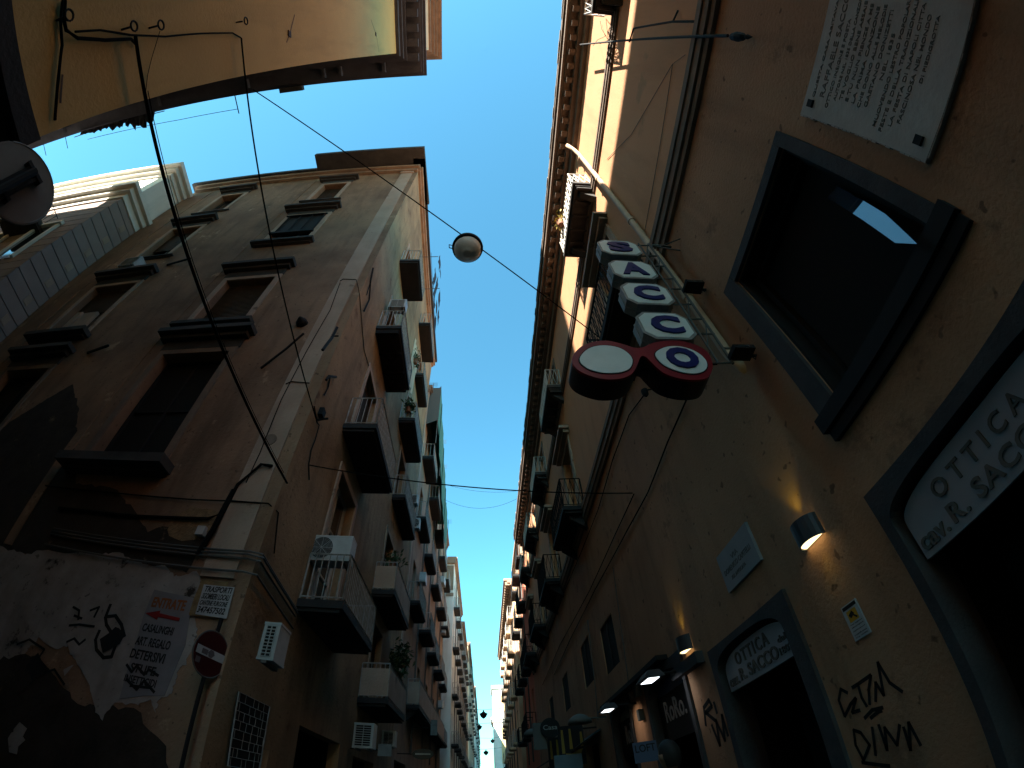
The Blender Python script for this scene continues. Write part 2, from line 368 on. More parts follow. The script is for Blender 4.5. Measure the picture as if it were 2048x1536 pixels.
rops += [(a, a+2.2, G0, 1.3) for a in (13.6, 17.2, 20.8, 24.4)]
rdoors = [((a+b)/2-.62, (a+b)/2+.62, 6.99, 9.9) for a, b in R1]+[((a+b)/2-.6, (a+b)/2+.6, 12.12, 14.1) for a, b in R2]
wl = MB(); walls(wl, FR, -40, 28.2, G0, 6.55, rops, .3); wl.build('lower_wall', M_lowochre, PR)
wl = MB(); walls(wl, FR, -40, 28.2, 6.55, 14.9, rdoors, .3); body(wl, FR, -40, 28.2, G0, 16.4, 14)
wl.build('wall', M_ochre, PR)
cb = MB(); cb.box(FR, -40.1, 28.3, 14.9, 15.25, -.2, .12); cb.box(FR, -40.2, 28.35, 15.252, 15.55, -.2, .26)
cb.box(FR, -40.3, 28.45, 15.552, 15.62, -.2, .50); cb.box(FR, -40.3, 28.5, 15.622, 15.9, -.2, .60); cb.box(FR, -40.3, 28.5, 15.902, 16.05, -.2, .66)
co = cb.build('cornice', M_cornice, PR)
d = MB(); u = -6
while u < 28.2: d.box(FR, u, u+.17, 15.33, 15.55, .262, .46); u += .42
d.build('dentils', M_cornice, co)
rt = MB(); u = -40
while u < 28.3: h = random.uniform(0, .05); rt.box(FR, u, u+.34, 16.052, 16.12+h*.6, -.4, .68+random.uniform(-.015, .02)); u += .345
rt.build('roof_edge', M_tile, PR)
for v, hh, n in ((6.5, .46, .13), (11.72, .3, .1)):
    q = MB(); q.box(FR, -40, 28.2, v, v+hh*.3, -.05, n*.5); q.box(FR, -40, 28.2, v+hh*.3+.002, v+hh*.7, -.05, n*.8); q.box(FR, -40, 28.2, v+hh*.7+.002, v+hh, -.05, n)
    q.build('string_course', M_cornice if v > 8 else M_stone2 if 'M_stone2' in globals() else M_cornice, PR)
# the big open window beside the marble plaque
bw = MB()
a, b, c, d_ = .57, 2.13, 2.30, 4.31
for q in ((.43, a-.004, c, 4.45), (b+.004, 2.36, c, 4.45), (a, b, d_+.004, 4.45)): bw.box(FR, *q, -.01, .05)
bwf = bw.build('window_surround', M_stone, PR)
sb = MB(); sb.box(FR, .38, 2.42, 2.14, 2.296, -.02, .08); sb.box(FR, .4, 2.38, 2.02, 2.118, -.02, .05); sb.build('sill', M_ink, bwf)
iw = MB(); iw.box(FR, a+.002, a+.09, c, d_-.002, -.30, -.2); iw.box(FR, b-.09, b-.002, c, d_-.002, -.30, -.2); iw.box(FR, a+.09, b-.09, d_-.09, d_-.002, -.30, -.2); pass
iw.box(FR, a+.001, a+.03, c, d_, -.2, -.012); iw.box(FR, b-.03, b-.001, c, d_, -.2, -.012); iw.box(FR, a+.03, b-.03, d_-.03, d_-.001, -.2, -.012)
wn = iw.build('window', M_black, PR)
MB().quad(FR.p(a, c, -.295), FR.p(b, c, -.295), FR.p(b, d_, -.295), FR.p(a, d_, -.295)).build('pane', M_black, wn)
# a casement leaf hanging open and tilted, mirroring the sky gap
def leaf():
    d0 = ray(1715, 405); want = Vector((-.10, .02, 1)).normalized(); nn = (want-d0).normalized()
    e = Vector((0, 0, EYE)); c0 = e+d0*((3.10)/d0.x)
    pts = []
    for px, py in ((1658, 362), (1648, 392), (1722, 438), (1790, 486), (1834, 488), (1770, 428)):
        r = ray(px, py); pts.append(e+r*((c0-e).dot(nn)/r.dot(nn)))
    return pts, nn
pts, nn = leaf()
mb = MB(); k = len(pts); mb.add(pts+[p+nn*-.012 for p in pts], [tuple(range(k)), tuple(range(2*k-1, k-1, -1))]+[(i, (i+1) % k, k+(i+1) % k, k+i) for i in range(k)])
M_mirror = mat('tilted_window_glass', (.05, .07, .10), .02, spec=1.0); M_mirror.node_tree.nodes['Principled BSDF'].inputs['IOR'].default_value = 1.7
mb.build('tilted_pane', M_mirror, wn)
# doors and balconies
for (a, b), z in [(q, 6.97) for q in R1]:
    c = (a+b)/2
    window(FR, PR, c-.62, c+.62, 6.99, 9.9, .3, M_white, M_glass, 1, 3); surround(FR, PR, c-.62, c+.62, 6.99, 9.9, .2, .05, M_pil, hood=.34)
    balcony(FR, PR, a, b, z, .67, .14, M_iron, M_dark, .98, .13, 'lattice', True)
for (a, b), z in [(q, 12.1) for q in R2]:
    c = (a+b)/2
    window(FR, PR, c-.6, c+.6, 12.12, 14.1, .3, M_white, M_glass, 1, 2, shut=M_wood if a > 10 else None, half=.6); surround(FR, PR, c-.6, c+.6, 12.12, 14.1, .16, .04, M_cornice)
    balcony(FR, PR, a, b, z, .58, .14, M_white, M_under, .9, .13, 'lattice', True, ribs=5)
for o in rops[5:9]:
    lw = MB(); lw.box(FR, o[0]+.002, o[1]-.002, o[2]+.002, o[3]-.002, -.29, -.03); wq = lw.build('window', M_black, PR)
    lw = MB(); lw.box(FR, (o[0]+o[1])/2-.03, (o[0]+o[1])/2+.03, o[2], o[3], -.028, -.01); lw.build('frame', M_iron, wq)
# shop fronts
s1, arc1 = arched(FR, PR, .5, 2.37, 1.17, 1.385, .34, 2.46, 1.50)
s2, arc2 = arched(FR, PR, 4.14, 5.80, 1.08, 1.345, 3.93, 5.93, 1.43)
s3, arc3 = arched(FR, PR, 6.95, 8.75, 1.28, 1.64, 6.85, 8.86, 1.76)
s4, arc4 = arched(FR, PR, 10.1, 11.6, 1.28, 1.64, 10.0, 11.7, 1.76)
for o in rops[1:5]+rops[9:]:
    q = MB(); a, b = o[0], o[1]
    q.quad(FR.p(a, G0, -.9), FR.p(b, G0, -.9), FR.p(b, o[3], -.9), FR.p(a, o[3], -.9)); q.quad(FR.p(a, G0, -.3), FR.p(a, G0, -.9), FR.p(a, o[3], -.9), FR.p(a, o[3], -.3))
    q.quad(FR.p(b, G0, -.3), FR.p(b, G0, -.9), FR.p(b, o[3], -.9), FR.p(b, o[3], -.3)); q.quad(FR.p(a, o[3], -.3), FR.p(b, o[3], -.3), FR.p(b, o[3], -.9), FR.p(a, o[3], -.9))
    dr = q.build('doorway', M_black, PR)
t = lunette(FR, arc1, .845, -.06, 'large arched OTTICA cav. R. SACCO panel at the right edge over the nearest door')
q = MB()
lettering(q, FR, 'OTTICA', 1.99, 1.07, 1.10, 1.235, -.06, .015, .012, spacing=1.55); lettering(q, FR, 'cav.', 2.31, 2.03, .89, .985, -.06, .015, .022)
lettering(q, FR, 'R. SACCO', 1.98, .98, .90, 1.04, -.06, .015, .018, spacing=1.1); lettering(q, FR, 'dal', .80, .62, 1.0, 1.08, -.06, .015, .012); lettering(q, FR, '1802', .82, .60, .89, .97, -.06, .015, .012)
q.build('lettering', M_engr, t)
t = lunette(FR, arc2, .845, -.05, 'smaller arched OTTICA cav. R. SACCO dal 1802 panel over the second shop door')
q = MB()
lettering(q, FR, 'OTTICA', 5.42, 4.60, 1.085, 1.235, -.05, .015, .012, spacing=1.3); lettering(q, FR, 'cav.', 5.72, 5.47, .89, .98, -.05, .015, .02)
lettering(q, FR, 'R. SACCO', 5.42, 4.50, .90, 1.045, -.05, .015, .018); lettering(q, FR, 'dal', 4.44, 4.28, 1.03, 1.10, -.05, .015, .01); lettering(q, FR, '1802', 4.47, 4.22, .91, .985, -.05, .015, .01)
q.build('lettering', M_engr, t)
def shopsign(F, u0, u1, v0, v1, n, label, words, m, ink, name='shop_sign', th=.03, frame=None):
    t = thing(name, label, 'sign', F.p((u0+u1)/2, v0, n)); q = MB(); q.box(F, u0, u1, v0, v1, n, n+th); q.build('panel', m, t)
    q = MB()
    for wd in words:
        lettering(q, F, wd[0], *wd[1:5], n+th+.001, .006, wd[5] if len(wd) > 5 else .01, vR=wd[6] if len(wd) > 6 else None)
    if q.v: q.build('lettering', ink, t)
    return t
M_roro = mat('pale_roro_letters', (.35, .33, .32), .5)
M_lun1 = mat('blue_shop_lunette', (.05, .10, .28), .35, (.04, .08, .2), 3, .5); M_lun2 = mat('cream_shop_lunette', (.50, .42, .30), .5, (.42, .36, .26), 3, .5)
t = lunette(FR, arc3, .62, -.14, 'arched black RORO shop sign with a blue glow above the letters', m=M_lun1)
q = MB(); q.box(FR, 6.98, 8.72, .60, 1.36, -.138, -.12); q.build('letter_board', M_ink, t)
q = MB(); lettering(q, FR, 'RoRo.', 8.42, 7.45, .90, 1.25, -.119, .01, .012); q.build('lettering', M_roro, t)
t = lunette(FR, arc4, .62, -.14, 'arched black RORO shop sign under a cream lit arch', m=M_lun2)
q = MB(); q.box(FR, 10.13, 11.57, .60, 1.38, -.138, -.12); q.build('letter_board', M_ink, t)
q = MB(); lettering(q, FR, 'RoRo.', 11.15, 10.2, .86, 1.26, -.119, .01, .02); q.build('lettering', M_roro, t)
# ---------------------------------------------------------------- marble plaque
t = thing('marble_plaque', 'weathered marble memorial plaque with engraved text, high on the right wall', 'plaque', (2.95, -.3, 4))
q = MB(); q.box(FR, -1.12, .2, 2.54, 4.13, .0, .05); rnd = random.Random(3)
v = 2.54
while v < 4.1: q.box(FR, .201, .201+rnd.uniform(.004, .016), v, v+.05, .003, .046); v += .053
u = -1.1
while u < .15: q.box(FR, u, u+.05, 2.54-rnd.uniform(.003, .012), 2.539, .003, .046); u += .053
q.build('slab', M_marble, t)
q = MB()
L_ = [('QUESTA CASA ABITAVA', .02, -.86, 3.99, .035), ('RAFFAELE SACCO', 0, -.92, 3.86, .062), ('OTTICO INSIGNE E POETA', .08, -.7, 3.77, .036), ('AUTORE NEL 1835 DELLA CANZONE', .0, -.92, 3.69, .032), ('TE VOGLIO BENE ASSAIE', -.02, -.86, 3.61, .036), ('E TU NUN PIENZE A ME', -.02, -.84, 3.53, .036),
      ('LA PRIMA CANZONE', -.02, -.82, 3.45, .036), ('CHE DONO ALLE MELODIE', 0, -.84, 3.37, .034), ('GAETANO DONIZETTI', -.02, -.8, 3.29, .036), ('NEL 1835', -.25, -.62, 3.21, .036), ('MUOVENDO LESTRO POPOLARE', .1, -.92, 3.13, .034), ('FESTE E DELLA TRADIZIONALE', .12, -.92, 3.05, .034), ('LA FESTA DI NAPOLI CITTA', .06, -.88, 2.97, .034), ('FASCINOSA NEL MONDO', .02, -.8, 2.89, .036), ('DI PIEDIGROTTA', -.3, -.8, 2.81, .03)]
for s, a, b, v, h in L_: lettering(q, FR, s, a, b, v, v+h, .0505, .003, .002)
q.build('engraved_text', M_engr, t)
for u, v in ((.08, 4.01), (.08, 2.66), (-1.0, 4.01), (-1.0, 2.66)): q = MB(); q.box(FR, u-.035, u+.035, v-.035, v+.035, .051, .075); q.build('stud', M_iron, t)
# street name plaque, camera notice
t = thing('street_name_plaque', 'small grey stone street name plaque reading VIA DOMENICO CAPITELLI beside the wall lamp', 'plaque', (2.97, 4.5, 3.4))
q = MB(); q.box(FR, 4.07, 4.93, 1.84, 2.32, 0, .035); q.build('slab', mat('street_plaque_stone', (.33, .33, .36), .7, (.28, .28, .3), 3, .6), t)
q = MB(); lettering(q, FR, 'VIA', 4.60, 4.42, 2.13, 2.19, .036, .003, .006); lettering(q, FR, 'DOMENICO CAPITELLI', 4.86, 4.16, 2.03, 2.095, .036, .003, .003); lettering(q, FR, 'XIX. AVVOCATA', 4.74, 4.36, 1.93, 1.975, .036, .003, .002)
q.build('lettering', M_engr, t)
t = thing('camera_notice', 'white surveillance notice with a yellow camera pictogram on the right wall', 'sign', (2.98, 3.2, 2.3))
q = MB(); q.box(FR, 3.1, 3.31, .64, .94, .002, .012); q.build('panel', mat('notice_white', (.5, .5, .52), .5), t)
q = MB(); q.box(FR, 3.145, 3.27, .79, .885, .0125, .0135); q.build('yellow_field', mat('notice_yellow', (.62, .32, .02), .5), t)
q = MB(); q.box(FR, 3.115, 3.295, .90, .93, .0125, .0145)
q.prism(FR, [(3.255, .85), (3.2, .875), (3.18, .845), (3.235, .82)], .0136, .016); q.prism(FR, [(3.2, .83), (3.17, .80), (3.155, .81), (3.19, .84)], .0136, .016)
for i, (s, v) in enumerate((('Area soggetta a', .765), ('videosorveglianza', .74), ('registrazione', .71), ('e controllo accessi', .68), ('D.Lgs 196/2003', .655))): lettering(q, FR, s, 3.285, 3.125, v, v+.013, .0125, .001)
q.build('printing', M_ink, t)
# graffiti on the right wall
def strokes(F, lines, r, m, parent, n=.004, name='graffiti'):
    q = MB()
    for ln in lines:
        p = [F.at(x, y) for x, y in ln]
        for (u0, v0), (u1, v1) in zip(p[:-1], p[1:]):
            dx, dy = u1-u0, v1-v0; L = math.hypot(dx, dy) or 1; ax, ay = -dy/L*r, dx/L*r; ex, ey = dx/L*r*.5, dy/L*r*.5
            q.add([F.p(u0+ax-ex, v0+ay-ey, n), F.p(u0-ax-ex, v0-ay-ey, n), F.p(u1-ax+ex, v1-ay+ey, n), F.p(u1+ax+ex, v1+ay+ey, n)], [(0, 1, 2, 3)])
    return q.build(name, m, parent)
M_spray = mat('black_spray_paint', (.006, .006, .007), .7)
strokes(FR, [[(1695, 1385), (1682, 1378), (1678, 1400), (1690, 1432), (1702, 1408), (1712, 1396), (1705, 1425), (1720, 1420)], [(1705, 1375), (1716, 1368), (1742, 1350)], [(1716, 1368), (1724, 1395), (1734, 1412)], [(1742, 1350), (1738, 1380), (1740, 1408)], [(1752, 1402), (1752, 1365), (1768, 1390), (1756, 1325), (1780, 1365), (1805, 1383)], [(1730, 1436), (1745, 1420), (1766, 1415)], [(1742, 1436), (1756, 1424), (1764, 1421)],
    [(1708, 1460), (1712, 1490), (1728, 1520), (1740, 1490), (1722, 1465), (1708, 1460)], [(1745, 1455), (1752, 1510)], [(1758, 1450), (1775, 1500), (1770, 1455), (1795, 1490), (1800, 1450)], [(1808, 1455), (1822, 1500), (1818, 1445), (1842, 1490)], [(1725, 1525), (1780, 1532)]], .016, M_spray, PR)
strokes(FR, [[(1412, 1450), (1408, 1415), (1418, 1400), (1424, 1412), (1412, 1425), (1430, 1440)], [(1428, 1405), (1434, 1425)], [(1424, 1450), (1440, 1490), (1432, 1440), (1450, 1480), (1444, 1430), (1456, 1470)]], .03, M_spray, PR)
# ---------------------------------------------------------------- drainpipe and cables on the palazzo
t = thing('drainpipe', 'cream drainpipe running down the right wall behind the letter boxes', 'drainpipe', (2.9, 2.85, 10))
q = MB(); q.tube([FR.p(2.78, 14.95, .30), FR.p(2.82, 14.6, .16), FR.p(2.84, 14.0, .09)]+[FR.p(2.86, v, .09) for v in (10, 7, 5)]+[FR.p(2.86, 3.9, .08), FR.p(2.86, 3.65, .02), FR.p(2.86, 3.55, -.05)], .062, 12); q.build('pipe', M_cream2 if 'M_cream2' in globals() else mat('cream_pipe', (.62, .42, .28), .6, (.50, .33, .21), 3, .6), t, True)
q = MB()
for v in (13.6, 11.2, 8.2, 5.2): q.lathe(FR.p(2.86, v, .09), [(.078, -.05), (.078, .05)], 14)
q.build('pipe_collar', MATS['cream_pipe'], t)
def cable(pts, r, label, m=None, name='cable', cat='cable', group=None):
    q = MB(); q.tube(pts, r, 5); return setp(q.build(name, m or M_cable, None), label, cat, group)
def onwall(F, px, n=.03): return [F.p(*F.at(x, y, n), n) for x, y in px]
cable(onwall(FR, [(1375, 795), (1335, 885), (1296, 985), (1255, 1060), (1190, 1180), (1140, 1280), (1108, 1350)]), .014, 'black cable slanting along the right wall from the eyeglass sign down the street', group=None)
cable(onwall(FR, [(1288, 790), (1258, 830), (1225, 920), (1196, 1020), (1160, 1110), (1130, 1180), (1090, 1290)]), .012, 'thin black cable under the string course of the right wall')
cable(onwall(FR, [(1268, 988), (1230, 1070), (1180, 1180), (1120, 1290), (1085, 1370)]), .012, 'black cable turning down the right wall from the street crossing wire')
cable(onwall(FR, [(1226, 1135), (1240, 1240), (1255, 1350), (1262, 1420), (1268, 1470)]), .010, 'pale vertical wire hanging down the right wall past the shop lamps', M_cgrey)
cable(onwall(FR, [(1175, 1240), (1190, 1370), (1196, 1440)]), .012, 'pale wire down the right wall between the dark mezzanine windows', M_cgrey)
cable(onwall(FR, [(1370, 110), (1345, 128), (1325, 260), (1290, 460)], .012), .005, 'hairline wire draped on the upper right wall', M_cgrey)
cable(onwall(FR, [(1345, 128), (1300, 205), (1262, 270), (1214, 318)], .012), .005, 'hairline wire running slanted toward the string course of the upper right wall', M_cgrey)
# wrought bracket with dark lantern bottom at the top of the right wall
t = thing('wall_lantern_bracket', 'long dark iron bracket pole fixed across the upper right wall', 'bracket', FR.p(0, 9, .1))
a, b = FR.at(1185, 92), FR.at(1470, 75)
q = MB(); q.tube([FR.p(*a, .35), FR.p((a[0]+b[0])/2, (a[1]+b[1])/2, .22), FR.p(*b, .1)], .022, 8); q.build('pole', M_ink, t)
q = MB(); q.tube([FR.p(*FR.at(1283, 88), .25), FR.p(*FR.at(1287, 60), .2), FR.p(*FR.at(1360, 46), .12), FR.p(*FR.at(1410, 44), .02)], .02, 6); q.tube([FR.p(*FR.at(1360, 46), .12), FR.p(*FR.at(1358, 22), .02)], .016, 6); q.build('stay', M_iron, t)
c = FR.p(*FR.at(1495, 78), .12)
q = MB(); q.lathe(c, [(.02, -.2), (.045, -.14), (.06, -.02), (.045, .1), (.02, .16), (.03, .2), (.005, .3)], 10, FR.p(*b, .1)-FR.p(*a, .35)); q.build('lamp_head', M_iron, t)
cable(onwall(FR, [(1200, 42), (1204, 60), (1212, 72), (1195, 80)], .05)+onwall(FR, [(1186, 92)], .3), .006, 'loose curl of wire beside the top bracket of the right wall')
# ---------------------------------------------------------------- SACCO sign
FS = Fr((0, 2.6, EYE), (1, 0, 0), (0, -1, 0))
t = thing('vertical_shop_sign', 'column of four white octagonal letter boxes spelling SACC on a steel frame', 'shop sign', (2.4, 2.6, 7))
for ch, v in (('S', 6.19), ('A', 5.44), ('C', 4.76), ('C', 4.03)):
    u, hw, hh, c = 2.10, .315, .265, .11
    oc = [(u-hw, v-hh+c), (u-hw+c, v-hh), (u+hw-c, v-hh), (u+hw, v-hh+c), (u+hw, v+hh-c), (u+hw-c, v+hh), (u-hw+c, v+hh), (u-hw, v+hh-c)]
    q = MB(); q.prism(FS, oc, -.20, -.02); sc = [(u+(x-u)*1.03, v+(y-v)*1.035) for x, y in oc]; q.prism(FS, sc, -.115, -.10); q.prism(FS, sc, -.019, .004); bx = q.build('letter_box', M_alu, t)
    ic = [(u+(x-u)*.93, v+(y-v)*.92) for x, y in oc]; q = MB(); q.prism(FS, ic, .0045, .01); q.build('face', M_signw, bx)
    q = MB(); wdt = .19 if ch != 'C' else .19
    lettering(q, FS, ch, u-wdt, u+wdt, v-.175, v+.175, .011, .02, .045); q.build('letter', M_blue, bx)
q = MB()
for x in (2.52, 2.70): q.tube([FS.p(x, 3.42, -.06), FS.p(x, 6.55, -.06)], .014 if x < 2.6 else .018, 6)
for v in (3.44, 3.98, 4.3, 4.65, 5.05, 5.35, 5.75, 6.1, 6.5): q.tube([FS.p(2.38, v, -.08), FS.p(2.72, v, -.06)], .012, 5)
for v in (3.7, 5.0, 6.45): q.tube([FS.p(2.70, v, -.06), FS.p(2.99, v, -.06)], .014, 5)
for i in range(5):
    v = 3.7+i*.6; q.tube([FS.p(2.52, v, -.07), FS.p(2.70, v+.5, -.07)], .008, 4)
q.tube([FS.p(2.70, 6.35, -.06), FS.p(3.0, 6.1, .25)], .01, 5)
q.build('frame', M_cgrey, t)
# glasses sign
t2 = thing('eyeglass_sign', 'huge red spectacles sign with a blue letter O in the right lens', 'shop sign', (1.6, 2.6, 4.8))
def spline(pts, n=6):
    out = []; k = len(pts)
    for i in range(k):
        p0, p1, p2, p3 = pts[i-1], pts[i], pts[(i+1) % k], pts[(i+2) % k]
        for j in range(n):
            s = j/n; out.append(tuple(.5*((2*p1[c])+(-p0[c]+p2[c])*s+(2*p0[c]-5*p1[c]+4*p2[c]-p3[c])*s*s+(-p0[c]+3*p1[c]-3*p2[c]+p3[c])*s**3) for c in (0, 1)))
    return out
px_out = [(1143, 722), (1156, 702), (1180, 690), (1212, 686), (1245, 693), (1268, 700), (1285, 699), (1305, 690), (1345, 685), (1385, 692), (1413, 708), (1424, 735), (1416, 757), (1395, 764), (1360, 762), (1325, 750), (1300, 728), (1290, 718), (1280, 718), (1273, 735), (1262, 752), (1240, 762), (1205, 763), (1170, 753), (1150, 740)]
out = spline([FS.at(x, y) for x, y in px_out], 4)
lensL = spline([FS.at(x, y) for x, y in [(1158, 724), (1175, 704), (1205, 697), (1240, 703), (1262, 722), (1258, 742), (1235, 751), (1200, 751), (1170, 741)]], 5)
lensR = spline([FS.at(x, y) for x, y in [(1309, 713), (1330, 700), (1360, 699), (1390, 709), (1410, 727), (1409, 745), (1385, 753), (1350, 747), (1322, 733)]], 5)
# body as two halves split at the bridge to keep the polygons simple
bodyq = MB(); bodyq.prism(FS, out, -.24, -.0); bodyq.build('frame_body', mat('sign_side_black', (.03, .02, .022), .5), t2)
bodyq = MB(); bodyq.prism(FS, out, .0005, .03); bodyq.build('frame_face', M_red, t2)
for nm, ls, mm in (('lens', lensL, M_signw), ('lens', lensR, M_signw)):
    rim = MB(); cx = sum(p[0] for p in ls)/len(ls); cy = sum(p[1] for p in ls)/len(ls)
    rim.prism(FS, [(cx+(x-cx)*1.045, cy+(y-cy)*1.06) for x, y in ls], .0305, .034); r_ = rim.build('lens_rim', M_ink, t2)
    q = MB(); q.prism(FS, ls, .0345, .04); q.build(nm, mm, r_)
q = MB(); u0, v0 = FS.at(1325, 752); lettering(q, FS, 'O', 1.865, 2.215, 3.20, 3.53, .0405, .02, .05); q.build('letter', M_blue, t2)
q = MB(); q.tube([FS.p(2.33, 3.44, -.1), FS.p(2.52, 3.44, -.08)], .016, 5); q.tube([FS.p(1.9, 3.66, -.12), FS.p(1.9, 3.80, -.12)], .014, 5); q.tube([FS.p(1.3, 3.6, -.12), FS.p(2.4, 3.72, -.12)], .01, 5); q.build('hanger', M_iron, t2)
# spotlights on arms
def spotlight(v, label, u0=2.68):
    t = thing('sign_spotlight', label, 'spotlight', FS.p(u0, v, 0), 'spotlights that light the letter boxes')
    q = MB(); q.box(FS, u0, u0+.26, v-.05, v+.01, -.06, .12); q.box(FS, u0+.01, u0+.25, v+.012, v+.03, -.04, .1); q.build('housing', M_iron, t)
    q = MB(); q.quad(FS.p(u0+.02, v+.0, .121), FS.p(u0+.24, v+.0, .121), FS.p(u0+.24, v-.04, .121), FS.p(u0+.02, v-.04, .121)); q.build('glass', M_glass, t)
    q = MB(); q.tube([FS.p(u0+.25, v-.03, 0), FS.p(3.0, v-.03, 0)], .02, 6); q.tube([FS.p(u0+.22, v-.05, .02), FS.p(u0+.26, v-.12, .02), FS.p(u0+.32, v-.03, .02)], .006, 5); q.build('arm', M_iron, t)
spotlight(3.52, 'black spotlight on an arm right of the red spectacles')
spotlight(4.98, 'black spotlight on an arm halfway up the letter boxes')
t = thing('sign_support', 'bare metal arm holding the top of the letter boxes to the right wall', 'bracket', FS.p(2.7, 6.3, 0))
q = MB(); q.box(FS, 2.68, 3.0, 6.33, 6.37, -.02, .02); q.tube([FS.p(2.72, 6.33, 0), FS.p(3.0, 6.0, .1)], .012, 5); q.build('arm', M_cgrey, t)
t = thing('security_camera', 'small dark dome camera under the red spectacles', 'camera', (2.7, 3.2, 4.4))
u_, v_ = FR.at(1290, 785, .3); q = MB(); q.lathe(FR.p(u_, v_, .3), [(.02, -.09), (.05, -.05), (.06, 0), (.06, .05)], 12); q.tube([FR.p(u_, v_+.05, .3), FR.p(u_, v_+.12, .0)], .014, 5); q.build('body', M_iron, t)
# ---------------------------------------------------------------- lit wall lamps
def wall_lamp(u, v, label, e):
    t = thing('wall_lamp', label, 'wall lamp', FR.p(u, v, .1), 'up and down wall lamps on the right wall')
    q = MB(); pts = [(math.cos(k*math.pi/12)*.17, math.sin(k*math.pi/12)*.15+.01) for k in range(13)]
    k = len(pts); vs = [FR.p(u+a, v-.11, b) for a, b in pts]+[FR.p(u+a, v+.11, b) for a, b in pts]
    q.add(vs, [(i, i+1, k+i+1, k+i) for i in range(k-1)])
    vs2 = [FR.p(u+a*.93, v-.11, b*.93) for a, b in pts]+[FR.p(u+a*.93, v+.11, b*.93) for a, b in pts]
    q.add(vs2, [(i, i+1, k+i+1, k+i) for i in range(k-1)]); q.add(vs[:k]+vs2[:k], [(i, i+1, k+i+1, k+i) for i in range(k-1)]); q.add(vs[k:]+vs2[k:], [(i, i+1, k+i+1, k+i) for i in range(k-1)])
    q.build('shade', mat('grey_lamp_metal', (.05, .05, .06), .5, metal=.3), t)
    q = MB(); q.add([FR.p(u+a*.9, v-.095, b*.9) for a, b in pts], [tuple(range(k))]); q.build('lens', M_lampw, t)
    for s in (1, -1):
        ld = bpy.data.lights.new('lamp_light', 'SPOT'); ld.energy = e*(1 if s > 0 else .22); ld.color = (1, .88, .12); ld.spot_size = R_(64); ld.spot_blend = .9; ld.shadow_soft_size = .04
        lo = bpy.data.objects.new('lamp_light', ld); S.collection.objects.link(lo); lo.parent = t; lo.location = FR.p(u, v+.13*s, .09)-Vector(t.location)
        lo.rotation_euler = Vector((-.12, 0, -s)).to_track_quat('Z', 'Y').to_euler()
    return t
wall_lamp(3.22, 1.66, 'lit half-round wall lamp between the two OTTICA doors', .55)
wall_lamp(6.55, 1.74, 'lit half-round wall lamp above the second OTTICA door, further from the camera', .5)
def flood(px, py, n, label, e, col=(.85, .95, 1), to=(1, 0, -.4)):
    u, v = FR.at(px, py, n)
    t = thing('shop_floodlight', label, 'floodlight', FR.p(u, v, n), 'cool floodlights over the shop arches')
    q = MB(); q.hexa([FR.p(u-.25, v, n-.16), FR.p(u+.25, v, n-.16), FR.p(u+.25, v, n+.16), FR.p(u-.25, v, n+.16), FR.p(u-.16, v+.12, n-.12), FR.p(u+.16, v+.12, n-.12), FR.p(u+.16, v+.12, n+.06), FR.p(u-.16, v+.12, n+.06)]); q.build('housing', M_stone, t)
    q = MB(); q.quad(FR.p(u-.2, v-.003, n-.09), FR.p(u+.2, v-.003, n-.09), FR.p(u+.2, v-.003, n+.09), FR.p(u-.2, v-.003, n+.09)); q.build('lens', M_lampc, t)
    q = MB(); q.tube([FR.p(u, v+.08, n-.1), FR.p(u, v+.08, 0)], .02, 6); q.build('arm', M_iron, t)
    ld = bpy.data.lights.new('flood_light', 'SPOT'); ld.energy = e; ld.color = col; ld.spot_size = R_(80); ld.spot_blend = .8; ld.shadow_soft_size = .08
    lo = bpy.data.objects.new('flood_light', ld); S.collection.objects.link(lo); lo.parent = t; lo.location = FR.p(u, v-.03, n)-Vector(t.location)
    lo.rotation_euler = Vector(to).to_track_quat('-Z', 'Y').to_euler()
flood(1300, 1361, .55, 'white lit floodlight over the blue RORO arch', 1.6)
flood(1215, 1421, .6, 'white lit floodlight over the cream RORO arch', 2.2, (1, .85, .65))
# long black cornice bar over the shops and small fittings
t = thing('shop_awning_box', 'long black awning box above the RORO shops', 'awning', FR.p(9, 1.85, .1))
q = MB(); q.box(FR, 7.45, 11.9, 1.78, 1.86, 0, .2); q.build('box', M_ink, t)
q = MB(); q.box(FR, 6.15, 7.2, 1.36, 1.52, .0, .12); setp(q.build('fuse_box', M_stone, None), 'dark metal box right of the lit lamp over the second OTTICA door', 'box')
for i, (x, y, lb) in enumerate(((1272, 1382, 'pale junction box under the awning box between the RORO arches'), (1262, 1390, 'small round siren under the awning box between the RORO arches'), (1278, 1430, 'pale crumpled cover under the awning box between the RORO arches'))):
    u, v = FR.at(x, y, .08); q = MB(); q.box(FR, u-.07, u+.07, v-.1, v+.1, 0, .1) if i != 1 else q.lathe(FR.p(u, v, 0), [(.07, 0), (.07, .1), (.03, .12)], 12, FR.n)
    setp(q.build('junction_box' if i != 1 else 'siren', M_cgrey, None), lb, 'fitting')
